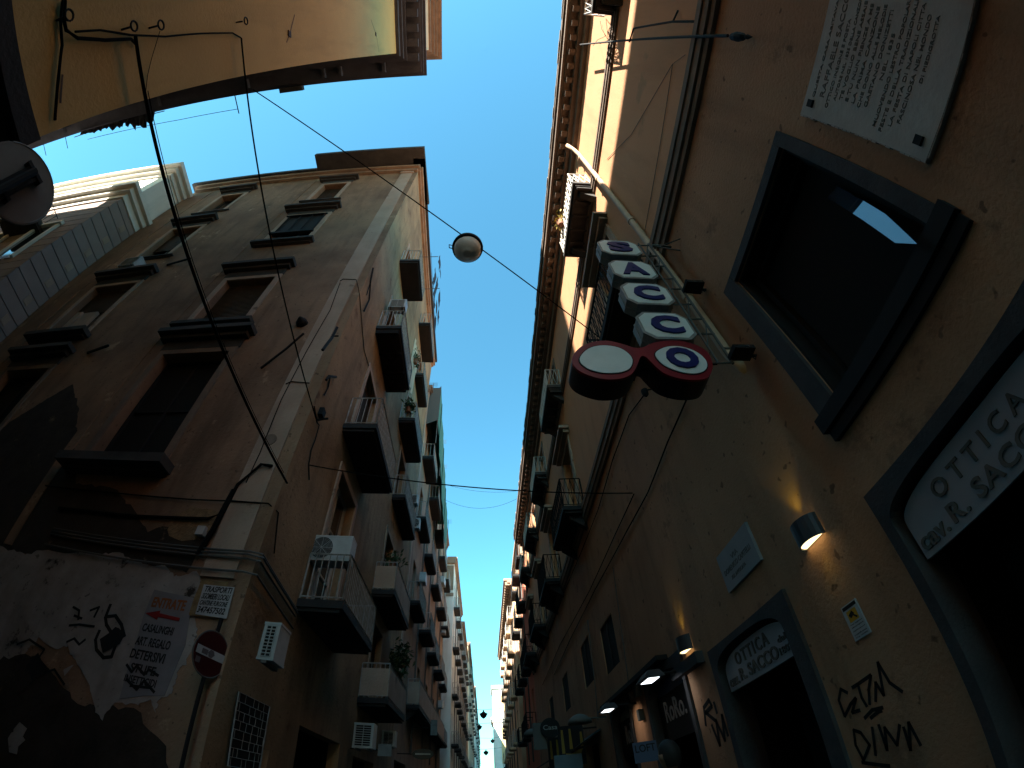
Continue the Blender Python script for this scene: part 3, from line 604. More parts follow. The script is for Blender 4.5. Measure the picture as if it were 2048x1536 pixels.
# distant shop clutter on the right
FY = lambda y: Fr((0, y, EYE), (1, 0, 0), (0, -1, 0))
def disc_sign(y, px, py, r, label, body_, word, ink, name='round_sign', sq=1.0):
    F = FY(y); u, v = F.at(px, py)
    t = thing(name, label, 'sign', F.p(u, v, 0)); q = MB(); q.prism(F, [(u+r*math.cos(k*math.pi/14), v+sq*r*math.sin(k*math.pi/14)) for k in range(28)], -.06, .06); q.build('disc', body_, t)
    if word:
        q = MB(); lettering(q, F, word, u-r*.72, u+r*.72, v-r*.18*sq, v+r*.3*sq, .061, .006, .01); q.build('lettering', ink, t)
    q = MB(); q.tube([F.p(u+r*.6, v, -.02), F.p(3.0, v, -.02)], .02, 5); q.build('arm', M_iron, t); return t
disc_sign(15.5, 1100, 1456, .30, 'round black sign with pale script on the right side far down the street', M_ink, 'Casa', M_roro)
F = FY(15.6); u, v = F.at(1084, 1465); shopsign(F, u-.28, u+.12, v-.5, v+.3, 0, 'grey square panel behind the round script sign', [], M_cgrey, M_ink)
def vsign(y, px, py, sc, label):
    F = FY(y); u, v = F.at(px, py); t = thing('projecting_sign', label, 'sign', F.p(u, v, 0), None)
    q = MB(); q.box(F, u-.36*sc, u+.32*sc, v-.5*sc, v+.5*sc, -.04, .04); q.build('panel', M_ink, t)
    q = MB(); 
    for a, b, c, d in ((-.26, -.2, .0, .40), (-.05, -.1, .08, .42), (.24, -.05, .16, .32)): q.prism(F, [(u+(a-.035)*sc, v+b*sc), (u+(a+.045)*sc, v+b*sc), (u+(a+.03)*sc, v+d*sc), (u+(a-.02)*sc, v+d*sc)], .041, .05)
    q.prism(F, [(u-.2*sc, v-.4*sc), (u+.12*sc, v-.38*sc), (u+.26*sc, v-.1*sc), (u+.1*sc, v-.14*sc), (u-.05*sc, v-.22*sc), (u-.2*sc, v-.2*sc)], .041, .05)
    q.build('yellow_emblem', mat('yellow_emblem', (.30, .17, .015), .5), t)
    q = MB(); q.tube([F.p(u, v+.4*sc, 0), F.p(3, v+.4*sc, 0)], .02, 5); q.build('arm', M_iron, t)
vsign(13.5, 1145, 1490, 1.0, 'black projecting sign with a yellow three-pronged emblem, the larger of two')
vsign(16.5, 1118, 1505, .95, 'black projecting sign with a yellow three-pronged emblem, the smaller of two')
F = FY(13.0); u, v = F.at(1142, 1535); shopsign(F, u-.4, u+.3, v-.5, v+.32, 0, 'pale blue poster board under the larger yellow emblem', [], mat('pale_blue_board', (.14, .18, .22), .6, (.10, .14, .17), 3, .6), M_ink)
F = FY(8.2); u, v = F.at(1296, 1500); shopsign(F, u-.25, u+.15, v-.18, v+.14, 0, 'blue handwritten price card at the foot of the RORO shop', [('LOFT', u-.22, u+.12, v-.02, v+.1)], mat('blue_card', (.07, .10, .17), .7), M_ink)
for (y, px, py, lb) in ((12.2, 1160, 1447, 'pale shell-shaped lamp cover above the shops, middle right'), (19, 1063, 1470, 'pale panel on the dark awning far down the right side')):
    F = FY(y); u, v = F.at(px, py); q = MB(); q.lathe(F.p(u, v, 0), [(.30, 0), (.27, .10), (.16, .19), (.04, .23)], 16); q.tube([F.p(u, v+.1, 0), F.p(3, v+.1, 0)], .02, 5); setp(q.build('shop_lamp', M_cgrey, None, True), lb, 'lamp')
for (a, b, v, dpt, lb) in ((13.0, 16.4, 1.45, .75, 'dark fabric awning over the shops at the middle of the right side'), (17, 22.5, 1.5, .9, 'long dark awning over the shops far down the right side')):
    q = MB(); q.hexa([FR.p(a, v, 0), FR.p(b, v, 0), FR.p(b, v-.45, dpt), FR.p(a, v-.45, dpt), FR.p(a, v+.05, 0), FR.p(b, v+.05, 0), FR.p(b, v-.4, dpt), FR.p(a, v-.4, dpt)]); setp(q.build('awning', M_ink, None), lb, 'awning')

# ---------------------------------------------------------------- building A: yellow, near left
CX = Vector((-math.cos(CROSS), -math.sin(CROSS), 0)); CN = Vector((-math.sin(CROSS), math.cos(CROSS), 0))
FAc = Fr((-3.4, .22, EYE), CX, CN)
PA = thing('corner_house', 'yellow corner house with a modillion cornice at the near left, seen from below', 'building', (-3.4, -5, 0))
q = MB(); walls(q, FL, -40, .22, G0, 20.0, [(-6, -.9, G0, 2.2)], .4)
P = [FL.p(-40, G0), FL.p(.22, G0), FAc.p(46, G0), FL.p(-40, G0, -46)]; T = [p+Vector((0, 0, 20.0-G0)) for p in P]
q.add(P+T, [(1, 2, 6, 5), (2, 3, 7, 6), (3, 0, 4, 7), (4, 5, 6, 7)]); q.build('wall', M_yellow, PA)
q = MB(); q.quad(FL.p(-6, G0, -.4), FL.p(-.9, G0, -.4), FL.p(-.9, 2.2, -.4), FL.p(-6, 2.2, -.4)); q.build('doorway', M_black, PA)
def cornice_L(parent, c0, levels, m, uback=-40, along=46, name='cornice'):
    """cornice wrapping the corner: levels = [(v0, v1, street overhang, cross overhang)]"""
    q = MB()
    for v0, v1, n1, n2 in levels:
        c = FL.p(c0, 0, n1)+FAc.n*n2; c.z = 0
        a = FL.p(uback, 0, n1); b = FAc.p(along, 0, n2); ia = FL.p(uback, 0, -.6); ic = FL.p(c0-.6, 0, -.6); ib = FAc.p(along, 0, -.6)
        lo = [Vector((p.x, p.y, EYE+v0)) for p in (a, c, b, ib, ic, ia)]; hi = [Vector((p.x, p.y, EYE+v1)) for p in (a, c, b, ib, ic, ia)]
        q.add(lo+hi, [(0, 1, 4, 5), (1, 2, 3, 4), (6, 7, 10, 11), (7, 8, 9, 10), (0, 1, 7, 6), (1, 2, 8, 7), (2, 3, 9, 8), (3, 4, 10, 9), (4, 5, 11, 10), (5, 0, 6, 11)])
    return q.build(name, m, parent)
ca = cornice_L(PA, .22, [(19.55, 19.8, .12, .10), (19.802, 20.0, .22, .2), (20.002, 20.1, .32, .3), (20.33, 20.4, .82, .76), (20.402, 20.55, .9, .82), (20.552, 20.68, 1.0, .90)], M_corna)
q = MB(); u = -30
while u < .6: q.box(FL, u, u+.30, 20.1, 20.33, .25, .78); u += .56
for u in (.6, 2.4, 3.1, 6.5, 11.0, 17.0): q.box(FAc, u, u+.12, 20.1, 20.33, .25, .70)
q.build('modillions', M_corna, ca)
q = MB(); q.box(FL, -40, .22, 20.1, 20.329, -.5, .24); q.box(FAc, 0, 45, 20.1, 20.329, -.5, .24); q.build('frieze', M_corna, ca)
# upper storey of A
FT = Fr((-3.4, 0, EYE), (0, 1, 0), (1, 0, 0))
q = MB(); q.hexa([V3(-19.5, -4.6, 20.0), V3(-3.42, -4.6, 20.0), V3(-3.42, .18, 20.0), V3(-19.5, .82, 20.0), V3(-19.5, -4.6, 32.2), V3(-3.42, -4.6, 32.2), V3(-3.42, .18, 32.2), V3(-19.5, .82, 32.2)]); q.build('upper_storey', M_cream, PA)
q = MB()
for v0, v1, n in ((31.2, 31.6, .12), (31.602, 31.9, .3), (31.902, 32.2, .45), (32.202, 32.5, .7)): q.hexa([V3(-19.6, -4.9, v0), V3(-3.42+n, -4.9, v0), V3(-3.42+n, .2+n*.8, v0), V3(-19.6, .85+n*.8, v0), V3(-19.6, -4.9, v1), V3(-3.42+n, -4.9, v1), V3(-3.42+n, .2+n*.8, v1), V3(-19.6, .85+n*.8, v1)])
q.build('upper_cornice', M_cornice, PA)
# ground floor cladding and ledge of A
q = MB(); q.box(FL, -30, -.92, 2.22, 2.75, .0, .05); q.box(FL, -.9, .2, G0, 2.75, .0, .05); q.box(FL, -30, .23, 2.75, 2.95, -.02, .16); q.build('ground_floor_cladding', M_dark, PA)
# wall hooks, cable runs and scuffs on A
def hook(px, py, label):
    u, v = FL.at(px, py, .15); t = thing('wall_hook', label, 'hook', FL.p(u, v, 0), 'iron ring hooks on the yellow left wall')
    q = MB(); q.tube([FL.p(u, v, -.01), FL.p(u, v, .10)], .012, 6); c = FL.p(u, v, .15)
    q.tube([c+Vector((0, math.cos(k*math.pi/6)*.05, math.sin(k*math.pi/6)*.05)) for k in range(13)], .011, 5); q.build('ring', M_iron, t)
for x, y, lb in ((138, 30, 'iron ring hook beside the dark vertical cable bundle, leftmost on the yellow wall'), (268, 52, 'iron hook holding the thick black wire on the yellow wall'), (322, 50, 'iron hook with a thin hanging string on the yellow wall'), (492, 42, 'lone iron eye bolt near the bright part of the yellow wall')): hook(x, y, lb)
q = MB(); q.tube(onwall(FL, [(130, 0), (128, 40), (132, 60), (155, 76), (210, 80), (262, 78), (274, 90)], .03), .018, 6); q.tube(onwall(FL, [(125, 0), (121, 40), (124, 90), (116, 160), (110, 240)], .03), .014, 6)
setp(q.build('cable_bundle', M_cable, None), 'dark cable bundle running down and along the yellow left wall', 'cable')
cable(onwall(FL, [(150, 63), (200, 60), (262, 70), (330, 73), (400, 67), (465, 66), (482, 76)], .02), .012, 'thin cable linking the hooks of the yellow left wall')
cable(onwall(FL, [(320, 62), (312, 88), (303, 118), (295, 152), (292, 182)], .02), .004, 'thin knotted string hanging from a hook on the yellow wall')
strokes(FL, [[(589, 30), (580, 66), (573, 85)], [(742, 40), (753, 72), (758, 104)], [(575, 70), (579, 66)], [(124, 150), (120, 205)], [(113, 205), (108, 240)]], .012, M_wood, PA, name='wall_scratch')
for px, py in ((578, 69), (751, 69)):
    u, v = FL.at(px, py); q = MB(); q.prism(FL, [(u-.07, v-.03), (u+.03, v-.06), (u+.06, v+.05), (u-.04, v+.07)], .0, .02); q.build('rusty_spot', M_wood, PA)
# things seen against the sky under the cornice of A
def junk(F, u, v, n, label):
    t = thing('hanging_cloth', label, 'cloth', F.p(u, v, n)); q = MB(); rnd = random.Random(5)
    for a, L, dpt in ((u, 1.7, .55), (u+1.6, 1.3, .3), (u+2.7, 1.9, .22)):
        vs = []; N_ = 14
        for i in range(N_+1):
            e_ = dpt*(.45+.55*math.sin(i/N_*math.pi))*(1+rnd.uniform(-.35, .35))
            for j in range(3): vs.append(F.p(a+L*i/N_+rnd.uniform(-.03, .03), v-.10*j+.04*math.sin(i*1.7), n-.05+e_*j/2))
        q.add(vs, [(3*i+j, 3*i+j+1, 3*i+j+4, 3*i+j+3) for i in range(N_) for j in range(2)])
    q.tube([F.p(u-.5, v, n+.02), F.p(u+5.2, v, n+.1)], .02, 4); q.build('cloth', M_cloth, t)
junk(FAc, 11.5, 20.4, .95, 'tattered dark cloth hanging off the yellow cornice, left edge')
q = MB(); q.box(FAc, 4.2, 5.2, 20.2, 20.5, .9, 1.1); setp(q.build('cornice_box', M_under, None), 'small dark box fixed to the edge of the yellow house cornice', 'box')
q = MB(); q.tube([FAc.p(7.4, 20.5, .9), FAc.p(7.4, 20.5, 1.7)], .025, 5); q.tube([FAc.p(7.4, 20.5, 1.5), FAc.p(10.4, 20.5, 1.5), FAc.p(16, 20.5, 1.35)], .012, 4); setp(q.build('clothes_line', M_iron, None), 'thin clothes line rod sticking out from the yellow house cornice', 'clothes line')
q = MB()
for k in range(3): q.tube([FAc.p(17.5+k*1.7, 20.6, .9), FAc.p(17.6+k*1.7, 20.6, 1.5)], .02, 4)
setp(q.build('cornice_rods', M_iron, None), 'short thin rods poking out of the yellow cornice at the far left', 'rods')
# ---------------------------------------------------------------- building B: brown corner house
PB = thing('corner_house', 'tall weathered brown corner house with grey corner pilaster, left beyond the side street', 'building', (-3.4, 8, 0))
bw_ = [(3.4, 4.6, 19.9, 22.5), (3.05, 4.7, 15.0, 17.9), (3.05, 4.77, 9.6, 12.2), (2.78, 4.75, 4.75, 8.3),
       (8.75, 10.8, 9.6, 12.75), (8.75, 10.8, 4.6, 8.0), (8.95, 10.5, 14.9, 17.9), (9.0, 10.3, 19.9, 22.4)]
sd = [(8.45, 9.75), (8.45, 9.75), (8.5, 9.7), (8.5, 9.6), (14.3, 15.7)]
sdoors = [(8.5, 10.1, 3.17, 6.6), (8.45, 9.85, 7.58, 10.4), (8.5, 9.9, 12.08, 14.6), (8.4, 9.5, 17.15, 19.4), (14.2, 15.6, 2.53, 4.9), (14.2, 15.6, 5.71, 8.3), (14.4, 15.8, 9.92, 12.3), (13.9, 15.2, 13.0, 15.3), (14.9, 16.1, 17.73, 19.8), (14.2, 15.3, 20.57, 22.6),
          (6.9, 8.1, G0, .55), (9.3, 12.2, G0, 1.15), (13.6, 16.2, G0, 1.0)]
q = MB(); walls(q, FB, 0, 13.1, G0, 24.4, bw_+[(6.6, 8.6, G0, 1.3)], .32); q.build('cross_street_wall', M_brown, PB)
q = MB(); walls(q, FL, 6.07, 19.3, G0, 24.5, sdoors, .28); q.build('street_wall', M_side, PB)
q = MB(); a, b_ = FL.p(6.07, G0), FL.p(19.3, G0); c_, d_ = FL.p(19.3, G0, -13.1), FB.p(13.1, G0)
T = [p+Vector((0, 0, 24.45-G0)) for p in (a, b_, c_, d_)]
q.add([a, b_, c_, d_]+T, [(1, 2, 6, 5), (2, 3, 7, 6), (4, 5, 6, 7)]); q.build('back_wall', M_grime, PB)
q = MB(); q.quad(FB.p(6.6, G0, -.32), FB.p(8.6, G0, -.32), FB.p(8.6, 1.3, -.32), FB.p(6.6, 1.3, -.32)); q.build('doorway', M_black, PB)
# pilaster and plinth
q = MB(); q.box(FB, .25, .83, 2.62, 23.7, -.01, .045)
q.box(FB, .2, .88, 23.702, 23.95, -.01, .09); q.build('corner_pilaster', M_pil, PB)
q = MB(); q.box(FB, 5.35, 5.62, 2.7, 23.7, -.01, .02); q.box(FB, 11.6, 12.1, 2.7, 23.7, -.01, .02); q.build('pilaster_strip', M_brown, PB)
q = MB(); q.box(FB, -.0, 12.9, 23.96, 24.2, -.01, .16); q.box(FB, -.1, 13, 24.202, 24.45, -.01, .3); q.box(FL, 6.0, 19.3, 24.1, 24.3, -.01, .12); q.box(FL, 5.95, 19.35, 24.3, 24.6, -.01, .22); q.build('cornice', M_grime, PB)
q = MB(); q.hexa([FB.p(-.35, 24.62, 1.15), FB.p(5.6, 24.62, 1.15), FB.p(5.6, 24.62, -2), FB.p(-.35, 24.62, -2), FB.p(-.35, 24.95, 1.15), FB.p(5.6, 24.95, 1.15), FB.p(5.6, 24.95, -2), FB.p(-.35, 24.95, -2)]); q.box(FL, 5.5, 19.3, 24.62, 24.88, -.3, .34); q.build('roof_slab', M_under, PB)
q = MB(); q.box(FB, 5.61, 13.3, 24.46, 24.75, -2, .42); q.build('roof_eave', M_under, PB)
# windows of the cross-street wall
def bwin(o, kind, hood=.3, sill=.2, sillh=.25):
    a, b, c, d = o
    q = MB(); q.box(FB, a-.17, a-.004, c, d, -.01, .045); q.box(FB, b+.004, b+.17, c, d, -.01, .045); q.box(FB, a-.17, b+.17, d+.004, d+.18, -.01, .045); s = q.build('window_surround', M_pil if kind != 'big' else M_cornice, PB)
    q = MB(); q.box(FB, a-.4, b+.4, c-sillh*.6, c-.004, -.01, sill*.8); q.box(FB, a-.3, b+.3, c-sillh*.6-.07, c-sillh*.6-.002, -.01, sill*.4); q.build('sill', M_under, s)
    if hood: q = MB(); q.box(FB, a-.42, b+.45, d+.66, d+.82, -.01, hood*.8); q.box(FB, a-.3, b+.35, d+.52, d+.658, -.01, hood*.45); q.box(FB, a-.2, b+.2, d+.185, d+.518, -.01, .05); q.build('hood', M_under, s)
    return s
bwin(bw_[0], 's', .35, .12, .1); window(FB, PB, *bw_[0], .32, M_wood, shut=M_wood, half=1, bars=0)
bwin(bw_[1], 's', .4, .3); wn = window(FB, PB, *bw_[1], .32, M_white, M_glass, 1, 0)
q = MB()
for i in range(4): u = 3.1+i*.52; q.tube([FB.p(u, 16.0, .05), FB.p(u, 17.8, .06)], .022, 5)
q.box(FB, 3.0, 4.8, 15.85, 16.0, .0, .12); q.box(FB, 3.0, 4.8, 17.78, 17.84, .02, .1); q.box(FB, 3.05, 4.75, 16.01, 17.77, -.02, .02); q.build('flower_rail', M_iron, wn)
bwin(bw_[2], 's', .4, .3); window(FB, PB, *bw_[2], .32, M_white, M_glass, 0, 0, shut=M_wood, half=.98)
bwin(bw_[3], 'big', .42, .5, .35); window(FB, PB, *bw_[3], .32, M_ink, M_black, 1, 1)
bwin(bw_[4], 's', .42, .45, .3); wn = window(FB, PB, *bw_[4], .32, M_wood, M_glass, 2, 1, shut=M_wood, half=.45)
q = MB(); q.box(FB, 9.1, 9.75, 9.62, 10.9, -.05, .05); q.box(FB, 9.9, 10.15, 9.62, 11.0, -.05, .05); q.build('open_shutter', M_pil, wn)
bwin(bw_[5], 'big', .42, .4, .3); window(FB, PB, *bw_[5], .32, M_ink, M_black, 1, 1)
bwin(bw_[6], 's', .4, .15, .1); window(FB, PB, *bw_[6], .32, M_wood, M_glass, 1, 1, shut=M_wood, half=.6)
bwin(bw_[7], 's', .4, .1, .1); window(FB, PB, *bw_[7], .32, M_wood, M_glass, 1, 1)
# doors and balconies of B on the main street
for i, o in enumerate(sdoors[:10]):
    window(FL, PB, *o, .28, M_white if i in (0, 3, 7) else M_wood, M_glass, 1, 2, shut=M_wood if i in (1, 4, 8) else None, half=.7)
    surround(FL, PB, *o, .16, .04, M_pil if i < 4 else M_grime)
for o in sdoors[10:]:
    q = MB(); a, b = o[0], o[1]
    for A_, B_ in (((a, -.28), (a, -1)), ((a, -1), (b, -1)), ((b, -1), (b, -.28))): q.quad(FL.p(A_[0], G0, A_[1]), FL.p(B_[0], G0, B_[1]), FL.p(B_[0], o[3], B_[1]), FL.p(A_[0], o[3], A_[1]))
    q.quad(FL.p(a, o[3], -.28), FL.p(b, o[3], -.28), FL.p(b, o[3], -1), FL.p(a, o[3], -1)); q.build('doorway', M_black, PB)
LB = [(7.95, 10.67, 3.15, .88, 'bar', None), (7.84, 10.55, 7.56, .86, 'bar', None), (7.94, 10.62, 12.06, .83, 'bar', None), (7.96, 9.9, 17.13, .83, 'bar', None),
      (13.34, 16.5, 2.5, .84, 'bar', M_pil), (13.33, 16.6, 5.69, .72, 'bar', M_pil), (14.15, 17.4, 9.88, .52, 'bar', None), (13.1, 15.85, 12.98, .68, 'bar', None), (14.6, 16.9, 17.7, .46, 'bar', None), (13.34, 16.0, 20.55, .64, 'bar', None)]
for i, (a, b, z, dp, st, pn) in enumerate(LB):
    bl = balcony(FL, PB, a, b, z, dp, .15, M_rail, M_dark, .95, .12, st, False, ribs=0, panel=pn)
    if i == 2:
        q = MB()
        for k in range(4):
            u = a+.1+(b-a-.2)*k/3; q.box(FL, u-.04, u+.04, z-.33, z-.222, .02, dp-.08)
            if k < 3: u2 = a+.1+(b-a-.2)*(k+1)/3; q.tube([FL.p(u, z-.26, .05), FL.p(u2, z-.26, dp-.12)], .02, 4); q.tube([FL.p(u2, z-.26, .05), FL.p(u, z-.26, dp-.12)], .02, 4)
        q.build('brace', M_iron, bl)
# ---------------------------------------------------------------- things on B
ac_unit(FL, 8.25, 4.02, .34, .9, .55, .34, 'large white air conditioner with round fan grille above the lowest near balcony on the left', 'u')
ac_unit(FL, 8.15, 13.35, .45, .6, .5, .3, 'white air conditioner fixed beside the fourth-floor balcony on the left corner', 'u', False)
ac_unit(FL, 6.4, 1.55, .48, .24, .52, .4, 'air conditioner with a tall white grille beside the corner, above the barred shop window', 'u', False)
ac_unit(FL, 13.0, 1.15, .4, .5, .6, .45, 'boxy grey air conditioner with dark opening under the low cladded balcony', 'u', False)
ac_unit(FL, 15.9, 1.5, .5, .4, .45, .4, 'small air conditioner with white grille far under the cladded balcony', 'u', False)
ac_unit(FB, 9.9, 13.75, .0, .8, .6, .35, 'dark-looking air conditioner high on the brown cross-street wall between two windows', 'n', False)
ac_unit(FL, 17.0, 11.3, .3, .5, .45, .3, 'upper of two small air conditioners beside the fifth balcony column, left side', 'u', False)
ac_unit(FL, 17.3, 10.2, .45, .5, .5, .3, 'lower of two small air conditioners beside the fifth balcony column, left side', 'u')
leaves('balcony_plant', 'dark trailing plant in a pot on the second low balcony of the left side', FL.p(13.8, 6.9, .45), (.35, .45, .35), 160, .09)
leaves('balcony_plant', 'spiky potted plant crowding the long cladded balcony on the left', FL.p(17.8, 4.75, .4), (.3, .9, .7), 300, .12, group=None)
leaves('balcony_plant', 'dark climbing plant between the low balconies on the left', FL.p(16.9, 4.1, .35), (.3, .5, .8), 260, .11)
leaves('balcony_plant', 'bushy potted plant on the eleventh-metre balcony high on the left', FL.p(12.9, 13.4, .4), (.25, .5, .5), 160, .10)
leaves('balcony_plant', 'dry straggly plant on the balcony by the hanging curtain, left side', FL.p(12.4, 16.0, .45), (.2, .4, .6), 80, .08)
leaves('balcony_plant', 'yellow flowering plant on the sunlit upper balcony of the right palazzo', FR.p(4.7, 13.0, .62), (.14, .3, .22), 70, .07, m=mat('yellowish_leaves', (.45, .33, .06), .7))
# laundry silhouettes against the sky
t = thing('hanging_laundry', 'dark washing hanging in a line off the topmost left balcony against the sky', 'laundry', FL.p(9, 18, 1.2))
q = MB(); rnd = random.Random(9)
for px, py in ((872, 545), (876, 560), (872, 575), (880, 590), (874, 610), (878, 625), (872, 640), (868, 560), (870, 600), (882, 540), (880, 520)):
    d_ = ray(px, py); c = Vector((0, 0, EYE))+d_*(2.25/abs(d_.x)); w_, h = rnd.uniform(.2, .4), rnd.uniform(.6, 1.1)
    vs = []
    for i in range(4):
        for j in range(4): vs.append(c+Vector((rnd.uniform(-.03, .03), (i/3-.5)*w_*2, -h*j/3+rnd.uniform(-.02, .02))))
    q.add(vs, [(i*4+j, i*4+j+1, i*4+j+5, i*4+j+4) for i in range(3) for j in range(3)])
q.build('clothes', M_cloth, t)
q = MB()
for u in (8.3, 9.9): q.tube([FL.p(u, 18.1, .8), FL.p(u, 18.15, 1.5)], .015, 4)
q.tube([FL.p(8.1, 18.12, 1.2), FL.p(12.0, 17.9, 1.2)], .008, 4); q.build('line', M_cgrey, t)
t = thing('hanging_curtain', 'cream curtain sheet hanging between two upper left balconies', 'curtain', FL.p(13, 16, .5))
q = MB(); vs = []; nu = 10
for i in range(nu+1):
    for j in range(2): vs.append(FL.p(11.9+1.3*i/nu, 17.0 if j else 14.4, .35+.05*math.sin(i*2.2)))
q.add(vs, [(2*i, 2*i+1, 2*i+3, 2*i+2) for i in range(nu)]); q.build('sheet', M_cream, t)
# posters, boards and marks at the foot of B
t = thing('peeling_poster_layer', 'large pale patch of peeled posters and plaster at the foot of the brown corner house', 'posters', FB.p(2, 1, 0))
pg = [(40, 1128), (75, 1100), (130, 1105), (205, 1108), (240, 1106), (270, 1122), (300, 1132), (330, 1130), (350, 1152), (372, 1150), (392, 1142), (402, 1165), (398, 1190), (392, 1240), (396, 1270), (385, 1290), (372, 1330), (358, 1335), (352, 1360), (345, 1385), (318, 1400), (310, 1425), (300, 1400), (270, 1410), (230, 1405), (205, 1440), (190, 1420), (180, 1370), (150, 1320), (140, 1290), (110, 1300), (60, 1260), (30, 1200)]
rnd = random.Random(2); pts = [FB.at(x, y) for x, y in pg]; fine = []
for (a, b), (c, d) in zip(pts, pts[1:]+pts[:1]):
    for k in range(5): s = k/5; fine.append((a+(c-a)*s+rnd.uniform(-.02, .02), b+(d-b)*s+rnd.uniform(-.02, .02)))
q = MB(); q.prism(FB, fine, .003, .009); q.build('paper', M_poster, t)
t = thing('shop_direction_board', 'pale board with ENTRATE, a red arrow and a list of household goods', 'sign', FB.p(1, 2, 0))
cs = [FB.at(x, y) for x, y in ((310, 1180), (388, 1196), (372, 1290), (330, 1392), (292, 1392), (240, 1398), (272, 1290), (290, 1228))]
q = MB(); q.prism(FB, cs, .010, .016); q.build('board', mat('pale_board', (.27, .26, .28), .8, (.2, .19, .2), 3, .7), t)
q = MB()
for i, (s, v0, v1, a, b) in enumerate((('ENTRATE', 2.06, 2.22, 1.50, .90),)): lettering(q, FB, s, a, b, v0, v1, .017, .003, .03)
q.build('orange_lettering', mat('orange_paint', (.30, .09, .02), .7), t)
q = MB(); va = 1.95; q.prism(FB, [(1.55, va), (1.30, va+.07), (1.30, va+.03), (.92, va), (.92, va-.05), (1.30, va-.03), (1.30, va-.075)], .017, .02); q.build('arrow', mat('red_arrow', (.28, .01, .01), .6), t)
q = MB()
for s, v0, v1, a, b in (('CASALINGHI', 1.68, 1.80, 1.50, .95), ('ART. REGALO', 1.47, 1.60, 1.53, .92), ('DETERSIVI', 1.27, 1.41, 1.54, .94), ('STUFE', 1.08, 1.21, 1.46, 1.02), ('INSETTICIDI', .93, 1.04, 1.5, .95)): lettering(q, FB, s, a, b, v0, v1, .017, .003, .02)
q.build('list_lettering', M_ink, t)
t = thing('handwritten_notice', 'white handwritten removals notice fixed to the corner pilaster', 'notice', FB.p(.4, 2.2, 0))
cs = [FB.at(x, y) for x, y in ((412, 1172), (473, 1178), (457, 1240), (395, 1231))]; q = MB(); q.prism(FB, cs, .05, .06); q.build('sheet', M_paper, t)
q = MB(); us = [c[0] for c in cs]; ul, ur = max(us)-.04, min(us)+.04
for s, v0, v1 in (('TRASPORTI', 2.37, 2.46), ('SGOMBERI LOCALI', 2.26, 2.35), ('CANTINE FURGONE', 2.165, 2.24), ('347457502', 2.05, 2.145)): lettering(q, FB, s, ul, ur+.02, v0, v1, .061, .003, .02, shear=-.01)
q.build('handwriting', M_ink, t)
strokes(FB, [[(222, 1210), (212, 1235), (214, 1250), (225, 1268), (232, 1292), (224, 1314), (208, 1316), (194, 1300), (192, 1280), (200, 1262)], [(213, 1234), (232, 1232), (244, 1250), (250, 1273)]], .028, M_spray, PB, .012)
strokes(FB, [[(148, 1215), (160, 1222), (158, 1240)], [(150, 1232), (165, 1238)], [(140, 1252), (160, 1250), (190, 1254)], [(135, 1285), (150, 1278), (160, 1290), (172, 1280)], [(255, 1330), (265, 1345), (275, 1332), (290, 1350), (300, 1340), (318, 1352)], [(182, 1222), (200, 1215), (190, 1235)], [(255, 1360), (275, 1380), (290, 1362), (310, 1385)], [(262, 1372), (300, 1376)], [(35, 1290), (60, 1280), (90, 1300), (70, 1330)], [(80, 1350), (110, 1340), (130, 1370)]], .02, M_spray, PB, .019)
# sooty sheets that also paint in shade, bare masonry and torn paper low on the brown house
def patch(F, pts, n, m, name, seed, parent, j=.05, th=.004):
    rnd = random.Random(seed); fine = []
    for (a, b), (c, d) in zip(pts, pts[1:]+pts[:1]):
        L = math.hypot(c-a, d-b); k_ = max(1, int(L/.12))
        for k in range(k_): s = k/k_; fine.append((a+(c-a)*s+rnd.uniform(-j, j), b+(d-b)*s+rnd.uniform(-j, j)))
    q = MB(); q.prism(F, fine, n-th, n); return q.build(name, m, parent)
patch(FB, [(1.0, 3.3), (1.6, 3.55), (2.2, 3.35), (2.8, 3.75), (3.4, 4.15), (4.6, 4.25), (5.2, 4.9), (6.2, 6.4), (7.2, 7.3), (8.4, 6.0), (9.4, 4.6), (12.8, 5.4), (12.8, 2.5), (9, 2.7), (5, 2.6), (3, 2.65), (2, 2.75), (1.1, 2.7)], .003, M_shade_soot, 'painted_shade_and_soot', 3, PB, .035)  # soot band, spread wider as painted shade below the ledge and leftwards
patch(FB, [(2.8, 2.62), (5, 2.66), (9, 2.6), (12.8, 2.6), (12.8, .1), (9, -.1), (7, .5), (5, .2), (3.6, .9)], .0022, M_poster, 'bare_plaster', 8, PB, .10, .0018)
patch(FB, [(.95, 3.75), (1.5, 3.85), (1.9, 3.7), (1.85, 3.35), (1.3, 3.2), (1.0, 3.35)], .012, mat('bare_tufa_masonry', (.40, .26, .13), .95, (.16, .10, .06), 9, .8, .8, 30), 'exposed_masonry', 5, PB, .05)
patch(FB, [(.3, 2.55), (.78, 2.55), (.78, 2.0), (.3, 2.0)], .047, mat('rusty_panel', (.34, .22, .10), .9, (.18, .10, .05), 6, .8, .5), 'rusty_panel', 6, PB, .01)
patch(FB, [(.3, -1.55), (.5, .2), (1.2, .62), (2.2, .45), (3.4, .95), (4.6, .55), (6, .8), (8, .5), (12.8, .9), (12.8, -1.55)], .0045, M_shade_soot, 'painted_shade_and_soot', 12, PB, .04, .002)  # dark sheet that paints shade onto the foot of the wall
for sd in range(18):
    r3 = random.Random(100+sd); u, v = r3.uniform(1.6, 7.5), r3.uniform(-.6, 1.9); s = r3.uniform(.12, .5)
    patch(FB, [(u, v), (u+s*.6, v+s*.3), (u+s, v-.1), (u+s*.7, v-s*.8), (u+.1, v-s*.6)], .0125+.0008*sd, [M_shade_soot, M_ink, M_poster][sd % 3], 'torn_paper', sd, PB, .04, .0006)
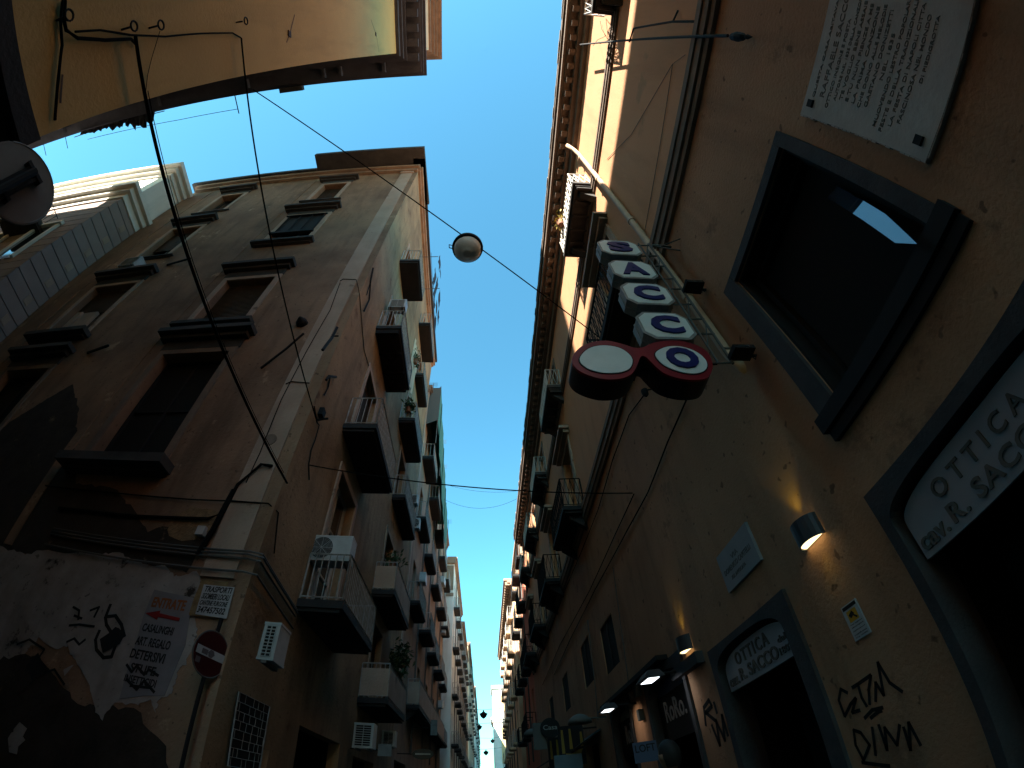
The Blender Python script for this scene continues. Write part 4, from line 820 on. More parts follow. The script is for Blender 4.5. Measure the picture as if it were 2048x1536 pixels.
# no entry sign
def road_disc(c, nrm, r, label, face=None, back=None):
    t = thing('road_sign', label, 'road sign', c); n = Vector(nrm).normalized(); a = Vector((0, 0, 1)).cross(n).normalized(); up = n.cross(a)
    F = Fr(c, a, n); F.z = up
    q = MB(); q.prism(F, [(r*math.cos(k*math.pi/20), r*math.sin(k*math.pi/20)) for k in range(40)], -.012, .0); q.build('plate', back or M_cgrey, t)
    q = MB(); q.tube([F.p(r*1.0*math.cos(k*math.pi/20), r*math.sin(k*math.pi/20), -.004) for k in range(41)], .012, 5); q.build('rim', back or M_cgrey, t)
    if face:
        q = MB(); q.prism(F, [(r*.97*math.cos(k*math.pi/20), r*.97*math.sin(k*math.pi/20)) for k in range(40)], .0005, .004); q.build('red_face', face, t)
        q = MB(); q.box(F, -r*.85, r*.85, -r*.18, r*.18, .0045, .008); q.build('white_bar', M_paper, t)
        q = MB(); q.box(F, -r*.55, -r*.2, -r*.12, r*.1, .0085, .010); q.prism(F, [(r*.0+.06*math.cos(k), .055*math.sin(k)) for k in range(6)], .0085, .010); q.box(F, -r*.75, -r*.5, -r*.55, -r*.3, .0045, .007); q.build('sticker', mat('sticker', (.12, .10, .11), .7), t)
    return t, F
c = V3(*(ray(422, 1308)*(5.85/ray(422, 1308).y)))
t, F = road_disc(c, (.97, -.32, .0), .30, 'red no-entry disc with a stickered white bar at the brown corner house', mat('no_entry_red', (.05, .004, .006), .5), M_cgrey)
q = MB(); q.tube([c+Vector((-.02, .03, .5)), c+Vector((-.02, .03, -3.2))], .03, 8); q.build('post', M_iron, t)
c = Vector((0, 0, EYE))+ray(34, 365)*4.1
t, F = road_disc(c, (-.97, .25, .0), .30, 'back of a round grey road sign at the far left edge, against the sky', None, mat('bare_aluminium', (.17, .165, .16), .6, (.12, .115, .11), 3, .6))
q = MB()
for a in (-.045, .045): q.box(F, a-.014, a+.014, -.5, .14, -.06, -.015)
q.box(F, -.09, .09, .12, .15, -.07, -.013); q.box(F, -.09, .09, -.2, -.17, -.07, -.013); q.tube([F.p(0, .1, -.11), F.p(0, -4.2, -.11)], .03, 8); q.build('bracket', M_iron, t)
# barred shop window near the corner
t = thing('shop_window_grille', 'shop window near the corner filled with a maze of thin white lines', 'grille', FL.p(6.5, .3, .1))
cs = [(471, 1382), (533, 1412), (512, 1540), (448, 1530)]; c2 = [FL.at(x, y) for x, y in cs]
q = MB(); q.prism(FL, c2, .03, .05); q.build('pane', M_ink, t)
q = MB(); rnd = random.Random(4); A_, B_, C_, D_ = [Vector((*p, 0)) for p in c2]
def bil(s, tt): p = A_.lerp(B_, s).lerp(D_.lerp(C_, s), tt); return FL.p(p.x, p.y, .056)
for i in range(9): q.tube([bil(0, i/8), bil(1, i/8)], .004, 4)
for i in range(8):
    for j in range(5): s = (j+rnd.random())/5; q.tube([bil(s, i/8), bil(s, (i+1)/8)], .004, 4)
q.tube([bil(0, 0), bil(0, 1)], .012, 4); q.tube([bil(1, 0), bil(1, 1)], .012, 4); q.build('lead_lines', M_rail, t)
# lit shop interior on the left
t = thing('lit_shop_interior', 'dim lit shop front on the left with two bright strip lights', 'shop front', FL.p(8, .2, 0))
q = MB(); q.quad(FL.p(6.95, -.6, -.7), FL.p(8.05, -.6, -.7), FL.p(8.05, .5, -.7), FL.p(6.95, .5, -.7)); q.build('back_panel', mat('shop_back_panel', (.30, .27, .22), .8), t)
q = MB(); q.box(FL, 7.1, 7.5, .44, .47, -.35, -.3); q.box(FL, 7.3, 7.5, .3, .33, -.5, -.45); q.build('strip_light', M_lampc, t)
# cable runs round the corner of B
q = MB()
for dv, n in ((0, .06), (.06, .09), (.12, .06), (-.22, .07)):
    q.tube([FB.p(4.4, 3.05+dv, .04), FB.p(2.0, 2.98+dv, .05), FB.p(.95, 2.95+dv, .07), FB.p(.1, 2.93+dv, n+.03), FL.p(6.05, 2.93+dv, n+.02), FL.p(6.6, 2.9+dv, n), FL.p(7.9, 2.78+dv, n)], .018, 5)
setp(q.build('cable_bundle', M_cgrey, None), 'bundle of grey and black cables wrapping the corner of the brown house', 'cable')
q = MB(); q.tube([FB.p(4.6, 3.62, .03), FB.p(2.6, 3.6, .03), FB.p(1.1, 3.62, .05), FB.p(.85, 3.75, .06), FB.p(.8, 4.3, .08), FB.p(.5, 4.75, .09), FB.p(.28, 4.72, .08)], .03, 6); q.tube([FB.p(1.0, 2.95, .06), FB.p(.9, 3.4, .08), FB.p(.84, 4.2, .06)], .045, 6)
q.tube([FB.p(5.4, 4.1, .03), FB.p(3.4, 4.05, .04), FB.p(1.6, 4.0, .03), FB.p(.8, 3.98, .06), FB.p(.1, 3.95, .06), FL.p(6.2, 3.9, .03), FL.p(6.5, 3.3, .03)], .014, 5)
setp(q.build('conduit', M_cable, None), 'thick black conduit climbing the corner pilaster of the brown house', 'cable')
q = MB(); q.box(FB, 1.05, 1.2, 3.3, 3.46, .0, .09); setp(q.build('junction_box', M_ac, None), 'small pale junction box on the brown wall beside the corner pilaster', 'box')
cable(onwall(FB, [(680, 565), (660, 620), (614, 700), (562, 800), (520, 905), (492, 965)], .055), .010, 'thin black wire following the left edge of the grey pilaster')
cable(onwall(FB, [(680, 562), (686, 558), (712, 559)], .06)+onwall(FL, [(716, 574), (719, 590), (723, 640), (728, 700), (746, 760), (742, 790)], .02), .012, 'black wire crossing the grey pilaster and dropping down the street side')
cable(onwall(FB, [(571, 768), (582, 763), (618, 766)], .06), .012, 'short black wire crossing the grey pilaster lower down')
q = MB(); q.tube(onwall(FL, [(746, 536), (741, 562), (738, 600), (728, 622)], .08), .03, 5); q.tube(onwall(FL, [(740, 565), (733, 590)], .05), .015, 4); setp(q.build('iron_bracket', M_iron, None), 'dark iron bracket high on the yellowed street side of the corner house', 'bracket')
q = MB(); q.tube([FB.p(*FB.at(522, 738), .02), FB.p(*FB.at(575, 706), .12), FB.p(*FB.at(612, 682), .22)], .03, 5); setp(q.build('iron_bracket', M_iron, None), 'slanting iron rod bracket left of the grey pilaster', 'bracket')
q = MB(); q.tube([FB.p(*FB.at(335, 531), .02), FB.p(*FB.at(385, 527), .2)], .04, 5); setp(q.build('iron_bracket', M_iron, None), 'short iron bar high on the brown wall crossed by the thick wire', 'bracket')
q = MB(); q.tube([FB.p(*FB.at(176, 707), .02), FB.p(*FB.at(224, 703), .2)], .04, 5); setp(q.build('iron_bracket', M_iron, None), 'short iron bar low on the dark part of the brown wall', 'bracket')
q = MB(); q.tube(onwall(FL, [(674, 655), (664, 675), (652, 690), (645, 700)], .12), .035, 5); q.tube([FL.p(*FL.at(664, 672), .0), FL.p(*FL.at(664, 672), .15)], .02, 5); setp(q.build('iron_bracket', M_iron, None), 'knotted dark bracket on the street side just past the grey pilaster', 'bracket')
q = MB(); q.tube(onwall(FL, [(652, 760), (658, 752), (672, 754)], .05), .03, 5); q.tube(onwall(FL, [(660, 752), (656, 775), (648, 790)], .03), .02, 5); setp(q.build('iron_bracket', M_iron, None), 'rusty stub bracket with a stain below on the street side of the corner house', 'bracket')
q = MB(); u, v = FL.at(632, 840); q.tube([FL.p(u, v, 0), FL.p(u, v+.05, .25)], .025, 5); q.tube(onwall(FL, [(628, 812), (634, 846), (638, 850), (630, 880), (622, 900), (617, 930), (618, 960)], .06), .016, 5); q.box(FL, u-.08, u+.08, v+.1, v+.3, .02, .12); setp(q.build('iron_bracket', M_iron, None), 'tangled bracket where the second overhead wire meets the corner house', 'bracket')
u, v = FB.at(604, 648); q = MB(); q.lathe(FB.p(u, v, 0), [(.16, 0), (.14, .1), (.03, .22)], 10, FB.n); setp(q.build('wall_siren', M_iron, None), 'small dark cone fixture on the brown wall left of the pilaster', 'siren')
u, v = FB.at(541, 883); q = MB(); q.lathe(FB.p(u, v, .046), [(.14, 0), (.14, .01)], 16, FB.n); setp(q.build('round_plate', M_cornice, None), 'faint round plate on the grey corner pilaster', 'plate')
# ---------------------------------------------------------------- overhead wires
def wire(a, b, sag, r, label, n=24, extra=None):
    a, b = Vector(a), Vector(b); pts = [a.lerp(b, i/n)-Vector((0, 0, 4*sag*(i/n)*(1-i/n))) for i in range(n+1)]
    q = MB(); q.tube(pts, r, 5); setp(q.build('overhead_wire', M_cable, None), label, 'wire'); return pts
a = FL.p(*FL.at(271, 72, .12), .12); b = FB.p(*FB.at(576, 970), .05)
w1 = wire(a, b, .10, .020, 'thick black overhead wire from the yellow wall to the foot of the grey pilaster')
a2 = FL.p(*FL.at(483, 76, .1), .1); b2 = FL.p(*FL.at(632, 838, .22), .22)
w2 = wire(a2, b2, .05, .013, 'thinner black overhead wire from the yellow wall to the bracket past the grey pilaster')
q = MB(); q.tube([p+Vector((.02, .0, .03)) for p in w1[2:-1]], .006, 4); setp(q.build('overhead_wire', M_cable, None), 'slender wire running right alongside the thick overhead wire', 'wire')
LA = Vector((0, 0, EYE))+ray(507, 180)*13.0; LBp = FR.p(*FR.at(1222, 690), .05)
wire(LA, LBp, .06, .014, 'black overhead wire across the street that carries the globe lamp')
wire(FL.p(*FL.at(614, 930), .05), FR.p(*FR.at(1270, 986), .05), .12, .012, 'lower black wire crossing the street from the left bracket to the right wall')
wire(FL.p(*FL.at(872, 962), .0), FR.p(*FR.at(1046, 980), .0), .5, .010, 'upper of two faint distant wires crossing the street')
wire(FL.p(*FL.at(866, 985), .0), FR.p(*FR.at(1046, 990), .0), 1.2, .010, 'lower sagging one of two faint distant wires crossing the street')
# ---------------------------------------------------------------- globe street lamp
d0 = ray(935, 497); e = Vector((0, 0, EYE)); ab = LBp-LA
w0 = e-LA; aa, bb, cc, dd, ee = d0.dot(d0), d0.dot(ab), ab.dot(ab), d0.dot(w0), ab.dot(w0)
dist = (bb*ee-cc*dd)/(aa*cc-bb*bb)
LC = e+d0*dist; rr = dist*.0335
t = thing('street_lamp', 'round hanging street lamp with dark rim and frosted bowl against the sky', 'street lamp', LC)
q = MB(); q.lathe(LC, [(rr*.3, rr*.9), (rr*.75, rr*.72), (rr*1.0, rr*.3), (rr*1.03, .04), (rr*1.0, -.02)], 32); q.build('hood', M_iron, t, True)
q = MB(); q.lathe(LC, [(rr*.90, -.02), (rr*.88, -rr*.22), (rr*.74, -rr*.5), (rr*.5, -rr*.70), (rr*.34, -rr*.76), (rr*.32, -rr*.80), (rr*.2, -rr*.83), (.01, -rr*.84)], 32); q.build('bowl', mat('frosted_bowl', (.95, .97, 1.0), .45, (.85, .87, .9), 4, .4, spec=.3), t, True)
q = MB(); q.tube([LC+Vector((0, 0, rr*.9)), LC+Vector((0, 0, rr*1.25))], .03, 6); q.tube([LC+Vector((-rr*1.0, 0, rr*.5)), LC+Vector((-rr*1.25, 0, rr*.6)), LC+Vector((-rr*1.2, 0, rr*.1)), LC+Vector((-rr*1.0, 0, 0))], .012, 5); q.build('hanger', M_iron, t)

# ---------------------------------------------------------------- white building up the side street
PW = thing('white_building', 'white building with grooved side wall and two sunlit cornices, far left', 'building', (-18, 6, 0))
WX = -16.62
def wb(x1, y0, z0, z1, x0=-46, y1=14): return (x0, x1, y0, y1, z0, z1)
q = MB(); q.wbox(*wb(WX, 4.95, G0, 18.9)); q.build('wall', M_rust, PW)
q = MB(); z = 2.0
k = 0
while z < 18.3:
    q.wbox(-46.03, WX+.05, 4.90, 14.1, z, z+.575); k += 1; z += .62
q.build('rusticated_course', M_rust, PW)
q = MB(); z = 2.0; k = 0
while z < 18.3:
    if k % 2: q.wbox(WX+.052, WX+.075, 5.98, 6.24, z+.1, z+.5)
    k += 1; z += .62
q.build('white_quoin', M_pil, PW)
for z0, z1, n in ((18.5, 18.9, .15), (18.902, 19.25, .4), (19.252, 19.6, .62)):
    pass
q = MB()
for z0, z1, n in ((18.5, 18.9, .12), (18.902, 19.2, .3), (19.202, 19.45, .5)): q.wbox(-46, WX+n, 4.95-n, 14, z0, z1)
q.build('lower_cornice', M_pale, PW)
q = MB(); q.wbox(-46, WX-.05, 5.15, 14, 19.4, 23.2); q.build('attic_storey', M_pale, PW)
q = MB()
for z0, z1, n in ((22.6, 22.9, .1), (22.902, 23.2, .3), (23.202, 23.5, .5)): q.wbox(-46, WX-.05+n, 5.15-n, 14, z0, z1)
q.build('upper_cornice', M_pale, PW)
FWf = Fr((WX, 4.95, EYE), (-1, 0, 0), (0, -1, 0))
for i in range(6):
    a = 1.6+i*3.4
    for c, d in ((4, 6.8), (8.4, 11.2), (12.9, 15.8)):
        q = MB(); q.box(FWf, a, a+1.3, c, d, .02, .08); wq = q.build('window', M_glass, PW)
        q = MB(); q.box(FWf, a-.2, a-.002, c, d, .051, .16); q.box(FWf, a+1.302, a+1.5, c, d, .051, .16); q.box(FWf, a-.3, a+1.6, d, d+.2, .051, .22); q.build('frame', M_pale, wq)
    q = MB(); q.box(FWf, a, a+1.2, 19.9, 22.0, -.18, -.12); q.build('window', M_glass, PW)
for a, z in ((2.6, 15.9), (5.6, 11.5), (9.0, 15.9)): balcony(FWf, PW, a, a+2.6, z, .9, .2, M_iron, M_under, 1.0, .15, 'bar', False)
for k, (x, y) in enumerate(((-22.5, 5.6), (-24.5, 5.9), (-19.5, 5.7), (-27, 5.6))):
    q = MB(); b0 = V3(x, y, 23.5); q.tube([b0, b0+Vector((0, 0, 1.6))], .03, 5)
    for j in range(4): q.tube([b0+Vector((-.5, .1*j, 1.0+.18*j)), b0+Vector((.5, .1*j, 1.0+.18*j))], .014, 4)
    setp(q.build('roof_antenna', M_cgrey, None), ['comb-shaped roof antenna on the white building, second from the right', 'comb-shaped roof antenna on the white building, third from the right', 'comb-shaped roof antenna on the white building nearest the brown house', 'leftmost comb-shaped roof antenna on the white building'][k], 'antenna', 'antennas on the white building')
# ---------------------------------------------------------------- generic neighbour houses along the street
def house(side, y0, y1, x, top, m, label, nb, floors, cw=2.3, cm=None, lit=None, dep=.7, rail=None, cor=.4, cord=None, back=12, name='apartment_house', seed=1, slabm=None, shut=None, skip=()):
    rnd = random.Random(seed)
    F = Fr((x, 0, EYE), (0, 1, 0), (-1 if side > 0 else 1, 0, 0))
    t = thing(name, label, 'building', F.p(y0, 0, 0)); ops = []; bal = []
    pitch = (y1-y0)/nb
    for i in range(nb):
        for j, z in enumerate(floors):
            c = y0+pitch*(i+.5)+rnd.uniform(-.1, .1); hh = min(2.5, (floors[j+1]-z if j+1 < len(floors) else top-z)-.9)
            ops.append((c-.55, c+.55, z+.03, z+hh)); bal.append((c-cw/2, c+cw/2, z, i, j))
    gr = [(y0+pitch*(i+.15), y0+pitch*(i+.85), G0, 1.4) for i in range(nb)]
    q = MB(); walls(q, F, y0, y1, G0, top, ops+gr, .25); body(q, F, y0, y1, G0, top, back); q.build('wall', m, t)
    for o in ops: window(F, t, *o, .25, rnd.choice([M_white, M_wood, M_wood]), M_glass, 1, 1, shut=shut or rnd.choice([None, M_wood, None]), half=rnd.choice([.4, .7, 1]))
    for o in gr: q = MB(); q.quad(F.p(o[0], G0, -.24), F.p(o[1], G0, -.24), F.p(o[1], 1.4, -.24), F.p(o[0], 1.4, -.24)); q.build('shop_opening', M_black, t)
    for a, b, z, i, j in bal:
        if (i, j) in skip: continue
        balcony(F, t, a, b, z, dep*rnd.uniform(.85, 1.1), .14, rail or M_rail, slabm or M_under, .95, .16, 'bar', False)
    q = MB()
    for k, (f0, f1, g_) in enumerate(((-.5, -.3, .25), (-.298, -.1, .6), (-.098, .1, 1.0))): q.box(F, y0-.1, y1+.1, top+f0, top+f1, -.3, cor*g_)
    c_ = q.build('cornice', cm or M_cornice, t)
    if cord:
        q = MB(); u = y0
        while u < y1: q.box(F, u, u+.25, top-.5, top-.1, cor*.3, cor*.85); u += cord
        q.build('modillions', cm or M_cornice, c_)
    q = MB(); s = [y0+pitch*k for k in range(nb+1)]
    for k in range(1, nb): q.tube([F.p(s[k]+.3, top-.6, .07), F.p(s[k]+.3, 2.0, .07)], .05, 6)
    if nb > 1: q.build('downpipe', M_cgrey, t)
    return t, F
def clutter(F, t_, n, y0, y1, z0, z1, seed, side):
    rnd = random.Random(seed)
    for k in range(n):
        u, v = rnd.uniform(y0, y1), rnd.uniform(z0, z1)
        q = MB(); q.box(F, u, u+.7, v, v+.5, .12, .45); q.box(F, u+.05, u+.65, v-.04, v-.002, .0, .45)
        o = q.build('wall_unit', M_ac, t_)
# left neighbours
tC, FC = house(-1, 19.3, 40.3, -3.4, 22.0, M_grime, 'grey-brown tenement with many dark balconies and a green netted roof edge, left', 5, [3.87, 8.08, 12.62, 16.8], 2.6, dep=.62, rail=M_rail, seed=3, cor=.25, slabm=M_dark, skip=((0, 0), (1, 0), (2, 0), (3, 0)))
q = MB(); q.box(FC, 19.32, 19.6, 4, 22, .0, .06); q.build('pilaster_strip', M_pil, tC)
bl = balcony(FC, tC, 22.0, 37.0, 3.87, .58, .16, M_rail, M_dark, 1.15, .2, 'bar', True, panel=M_pil)
clutter(FC, tC, 6, 22, 38, 5, 16, 5, -1)
t = thing('scaffold_net', 'green scaffold netting wrapped round the roof edge of the left tenement', 'netting', V3(-2.9, 25, 20))
q = MB(); n_ = 10
for i in range(n_):
    y, y2 = 19.75+11.0*i/n_, 19.75+11.0*(i+1)/n_; s = .04*math.sin(i*2.1)
    zb, zb2 = 17.4+1.2*abs(math.sin(i*.9))+i*.02, 17.4+1.2*abs(math.sin((i+1)*.9)); zt, zt2 = 22.4-.38*i, 22.4-.38*(i+1)
    q.quad(V3(-2.62+s, y, zt-3.2), V3(-2.62-s, y2, zt2-3.0), V3(-2.62-s, y2, zt2), V3(-2.62+s, y, zt)); q.quad(V3(-2.62+s, y, zt), V3(-2.62-s, y2, zt2), V3(-3.5, y2, zt2), V3(-3.5, y, zt))
q.build('net', M_green, t)
q = MB(); q.quad(V3(-3.42, 19.74, 19.0), V3(-2.62, 19.74, 19.4), V3(-2.62, 19.74, 22.4), V3(-3.42, 19.74, 22.4)); q.build('end_sheet', M_cgrey, t)
q = MB()
for y in (19.8, 23, 26, 29): q.tube([V3(-2.66, y, 17.5), V3(-2.66, y, 22.6-.34*(y-19.8))], .03, 5)
q.tube([V3(-2.7, 19.7, 22.4), V3(-2.7, 30.7, 18.8)], .03, 5); q.build('pole', M_cgrey, t)
tD, FD = house(-1, 40.5, 56, -2.62, 20.6, M_pale, 'pale house stepping forward into the street with a sunlit end wall, left distance', 4, [4.2, 8.2, 12.2, 16.0], 2.0, dep=.55, seed=8, cor=.3, cm=M_grime)
q = MB(); q.wbox(-3.3, -2.6, 40.42, 40.5, 16.7, 17.0); q.wbox(-3.3, -2.45, 40.3, 40.5, 20.0, 20.7); q.wbox(-3.32, -2.64, 40.44, 40.5, 17.3, 19.8); q.build('end_cornice', M_grime, tD)
tE, FE = house(-1, 56, 74, -2.5, 19.6, M_grime, 'weathered grey house front in the left distance with rows of small balconies', 5, [4.0, 8.0, 12.0, 15.8], 2.0, dep=.5, seed=12, cor=.4)
tF, FF = house(-1, 74, 118, -2.25, 22.5, M_cream, 'long cream house front in the far left distance', 8, [4.4, 9.0, 13.6, 18.0], 2.0, dep=.5, seed=14, cor=.4)
tG, FG = house(-1, 118, 250, -2.1, 25, M_pale, 'farthest pale row of houses at the end of the left side', 12, [5, 10, 15, 20], 2.4, dep=.5, seed=15, cor=.4)
t = thing('scaffold_net', 'small bright green roof netting in the left distance', 'netting', V3(-2, 92, 22))
q = MB(); q.wbox(-2.3, -1.9, 88, 96, 21.0, 23.6); q.build('net', M_green, t)
# right neighbours
tH, FH = house(1, 28.6, 38, 3.05, 18.0, M_pink, 'salmon pink house with sunlit front just past the ochre palazzo', 3, [3.6, 7.3, 11.6, 15.0], 2.0, dep=.6, rail=M_iron, seed=21, cor=.3, cm=M_cream, slabm=M_dark)
q = MB(); q.box(FH, 28.7, 31.5, 14.7, 17.4, .003, .03); q.box(FH, 34.5, 37.9, 9.5, 17.4, .003, .03); q.build('cream_band', M_cream, tH)
tI, FI = house(1, 38.2, 63, 2.75, 17.2, M_cream, 'cream house with a deep brown bracketed eave on the right, middle distance', 6, [4, 7.6, 11.2, 14.2], 1.8, dep=.55, rail=M_white, seed=23, cor=.75, cord=.6, cm=M_grime, slabm=M_cream)
tJ, FJ = house(1, 63.2, 74, 3.1, 13.5, M_cream, 'low sunlit cream house beyond the bracketed eave on the right', 3, [4, 8], 1.8, dep=.5, rail=M_white, seed=25, cor=.4, cm=M_pale)
# bell tower facing down the street
FTw = FY(112); t = thing('bell_tower', 'bright sunlit tower with pale yellow panels closing the end of the street', 'tower', V3(4, 112, 0))
ux, vx = FTw.at(985, 1375); u2, v2 = FTw.at(986, 1437)
q = MB(); q.box(FTw, ux, ux+9, G0, vx, -8, 0); q.build('wall', M_pale, t)
q = MB(); q.box(FTw, ux-.5, ux+9.3, v2-.25, v2+.25, -8.2, .45); q.box(FTw, ux-.3, ux+9.2, v2-.8, v2-.27, -8.1, .2); q.box(FTw, ux-.3, ux+9.3, vx-.3, vx+.4, -8.2, .35); q.box(FTw, ux-.2, ux+9.3, 5.4, 5.8, -8.2, .2); q.build('cornice', M_pale, t)
q = MB(); q.box(FTw, ux+1.2, ux+3.2, v2+1.4, vx-2.0, .002, .06); q.box(FTw, ux+1.6, ux+3.5, 7.0, v2-2.0, .002, .06); q.build('yellow_panel', mat('pale_yellow_render', (.72, .52, .28), .9, (.66, .48, .26), 1, .6), t)
q = MB(); q.box(FY(100), 2.3, 5.4, -1.6, 3.8, -6, 0); q.prism(FY(99.9), [(.9, 3.2), (2.6, 3.2), (2.6, 3.9), (1.5, 5.6)], -.4, 0); setp(q.build('kiosk', M_stone, None), 'low dark stall with a pale peaked cover in front of the distant tower', 'stall')
# far hanging lanterns
for k, (px, py, y, s, lb) in enumerate(((967, 1428, 55, .42, 'dark hanging lantern against the sky, nearest of the distant row'), (959, 1453, 66, .34, 'dark hanging lantern close to the left roofs in the distant row'), (972, 1504, 85, .42, 'small dark hanging lantern low over the distant street'), (985, 1481, 95, .4, 'dark hanging lantern in front of the distant bright tower'))):
    F = FY(y); u, v = F.at(px, py); t = thing('hanging_lantern', lb, 'lantern', F.p(u, v, 0), 'lanterns hanging over the far street')
    q = MB(); q.lathe(F.p(u, v, 0), [(.05, -s*1.2), (s*.7, -s*.75), (s*1.0, -.1*s), (s*1.05, .1*s), (s*.5, .4*s), (s*.2, .7*s), (.05, 1.1*s)], 14); q.build('body', M_iron, t, True)
    q = MB(); q.tube([F.p(-2.6, v+s*1.5, 0), F.p(u, v+s*1.05, 0), F.p(2.9, v+s*1.5, 0)], .02, 4); q.build('wire', M_iron, t)
# roof antennas over the left houses
for k, (px, py, x) in enumerate(((886, 880, -2.9), (888, 930, -2.9), (897, 1040, -2.8), (868, 766, -3.2), (912, 1155, -2.5), (1002, 1214, 2.8))):
    d_ = ray(px, py); c = Vector((0, 0, EYE))+d_*(x/d_.x); q = MB(); s = .9 if k < 4 else 1.3
    q.tube([c+Vector((0, 0, -2.2*s)), c], .018, 4)
    for j in range(4): q.tube([c+Vector((-.1-.25*s, 0, -.12*j*s)), c+Vector((.1+.2*s, 0, -.12*j*s))], .011, 4)
    setp(q.build('roof_antenna', M_cgrey, None), ['thin roof antenna above the green net, upper left skyline', 'thin roof antenna beside the green net, lower of the pair', 'roof antenna beyond the end of the green net', 'roof antenna just before the green net starts', 'roof antenna over the pale stepped house, left skyline', 'roof antenna on the right skyline over the brown eave'][k], 'antenna')
# ---------------------------------------------------------------- rolls and rods in the near upper right
q = MB(); u, v = FR.at(1135, 700)
# ---------------------------------------------------------------- people
def person(x, y, facing, label, shirt, top=1.70, hair=M_hair):
    t = thing('person', label, 'person', (x, y, 0)); k = top/1.75
    J = dict(pel=(0, 0, .98), wst=(0, .01, 1.12), chs=(0, 0, 1.34), nk=(0, -.01, 1.50), nk2=(0, .02, 1.57), hd=(0, .03, 1.63), sl=(-.17, 0, 1.44), sr=(.17, 0, 1.44), el=(-.24, .02, 1.16), er=(.24, .02, 1.16), wl=(-.25, .14, .94), wr=(.25, .14, .94), hl=(-.09, 0, .92), hr=(.09, 0, .92), kl=(-.10, .03, .50), kr=(.10, -.03, .50), al=(-.10, .0, .08), ar=(.10, -.06, .08), tl=(-.11, .14, .03), tr=(.11, .08, .03))
    Rr = dict(pel=(.15, .11), wst=(.13, .10), chs=(.16, .12), nk=(.06, .06), nk2=(.055, .06), hd=(.05, .05), sl=(.06, .06), sr=(.06, .06), el=(.045, .045), er=(.045, .045), wl=(.032, .03), wr=(.032, .03), hl=(.09, .09), hr=(.09, .09), kl=(.06, .06), kr=(.06, .06), al=(.045, .045), ar=(.045, .045), tl=(.035, .03), tr=(.035, .03))
    E_ = [('pel', 'wst'), ('wst', 'chs'), ('chs', 'nk'), ('nk', 'nk2'), ('nk2', 'hd'), ('chs', 'sl'), ('chs', 'sr'), ('sl', 'el'), ('el', 'wl'), ('sr', 'er'), ('er', 'wr'), ('pel', 'hl'), ('pel', 'hr'), ('hl', 'kl'), ('kl', 'al'), ('al', 'tl'), ('hr', 'kr'), ('kr', 'ar'), ('ar', 'tr')]
    # hands: five short finger chains rooted in each palm
    for sd, w_ in (('l', -1), ('r', 1)):
        wx, wy, wz = J['w'+sd]; J['p'+sd] = (wx, wy+.06, wz-.05); Rr['p'+sd] = (.03, .022); E_.append(('w'+sd, 'p'+sd))
        for f_ in range(5):
            a = (f_-1.5)*.016 if f_ < 4 else .0; L = (.07, .08, .075, .06, .05)[f_]
            if f_ < 4: p1 = (wx+a, wy+.06+L*.5, wz-.09); p2 = (wx+a, wy+.05+L*.6, wz-.09-L*.5)
            else: p1 = (wx-w_*.035, wy+.07, wz-.06); p2 = (wx-w_*.045, wy+.10, wz-.08)
            J[f'f{sd}{f_}a'] = p1; J[f'f{sd}{f_}b'] = p2; Rr[f'f{sd}{f_}a'] = (.0095, .009); Rr[f'f{sd}{f_}b'] = (.008, .008); E_ += [('p'+sd, f'f{sd}{f_}a'), (f'f{sd}{f_}a', f'f{sd}{f_}b')]
    names = list(J); ca, sa = math.cos(facing), math.sin(facing)
    def W(p): return (x+(p[0]*ca-p[1]*sa)*k, y+(p[0]*sa+p[1]*ca)*k, p[2]*k)
    me = bpy.data.meshes.new('body'); me.from_pydata([W(J[n]) for n in names], [(names.index(a), names.index(b)) for a, b in E_], [])
    o = bpy.data.objects.new('body', me); S.collection.objects.link(o)
    md = o.modifiers.new('skin', 'SKIN'); md.use_smooth_shade = True; sv = me.skin_vertices[0].data
    for i, n in enumerate(names): sv[i].radius = Rr[n]; sv[i].use_root = (n == 'pel')
    o.modifiers.new('sub', 'SUBSURF').levels = 1; o.modifiers['sub'].render_levels = 1
    bpy.context.view_layer.update(); dg = bpy.context.evaluated_depsgraph_get(); me2 = bpy.data.meshes.new_from_object(o.evaluated_get(dg))
    o.modifiers.clear(); o.data = me2; me2.materials.clear()
    for m_ in (M_skin, shirt, mat('dark_trousers', (.03, .032, .04), .9)): me2.materials.append(m_)
    for p in me2.polygons:
        z = p.center.z/k; p.use_smooth = True; r = math.hypot(p.center.x-x, p.center.y-y)/k
        p.material_index = 2 if z < .96 and r < .22 else (1 if .96 <= z < 1.52 and not (z < 1.12 and r > .2) else 0)
    adopt(o, t)
    # head with nose, ears, eyes, mouth
    hb = bmesh.new(); bmesh.ops.create_uvsphere(hb, u_segments=28, v_segments=20, radius=1)
    for v in hb.verts:
        p = v.co.copy(); fx = p.x*.078; fy = p.y*.098; fz = p.z*.122
        if p.z < 0: fx *= 1+.28*p.z; fy = fy*(1+.15*p.z)+(.012 if p.y > 0 else 0)*-p.z
        if p.y > .7 and abs(p.x) < .3 and -.35 < p.z < .15: fy += .024*(1-abs(p.x)/.3)*(1-abs(p.z+.12)/.4)
        if p.y > .6 and .05 < p.z < .3 and .2 < abs(p.x) < .6: fy -= .008
        if abs(p.x) > .9 and abs(p.z) < .3 and abs(p.y) < .3: fx += .014*(1 if p.x > 0 else -1)
        v.co = Vector(W((fx, fy+.03, fz+1.70)))
    hm = bpy.data.meshes.new('head'); hb.to_mesh(hm); hb.free(); hm.materials.append(M_skin); [setattr(p, 'use_smooth', True) for p in hm.polygons]
    ho = bpy.data.objects.new('head', hm); S.collection.objects.link(ho); adopt(ho, t)
    q = MB()
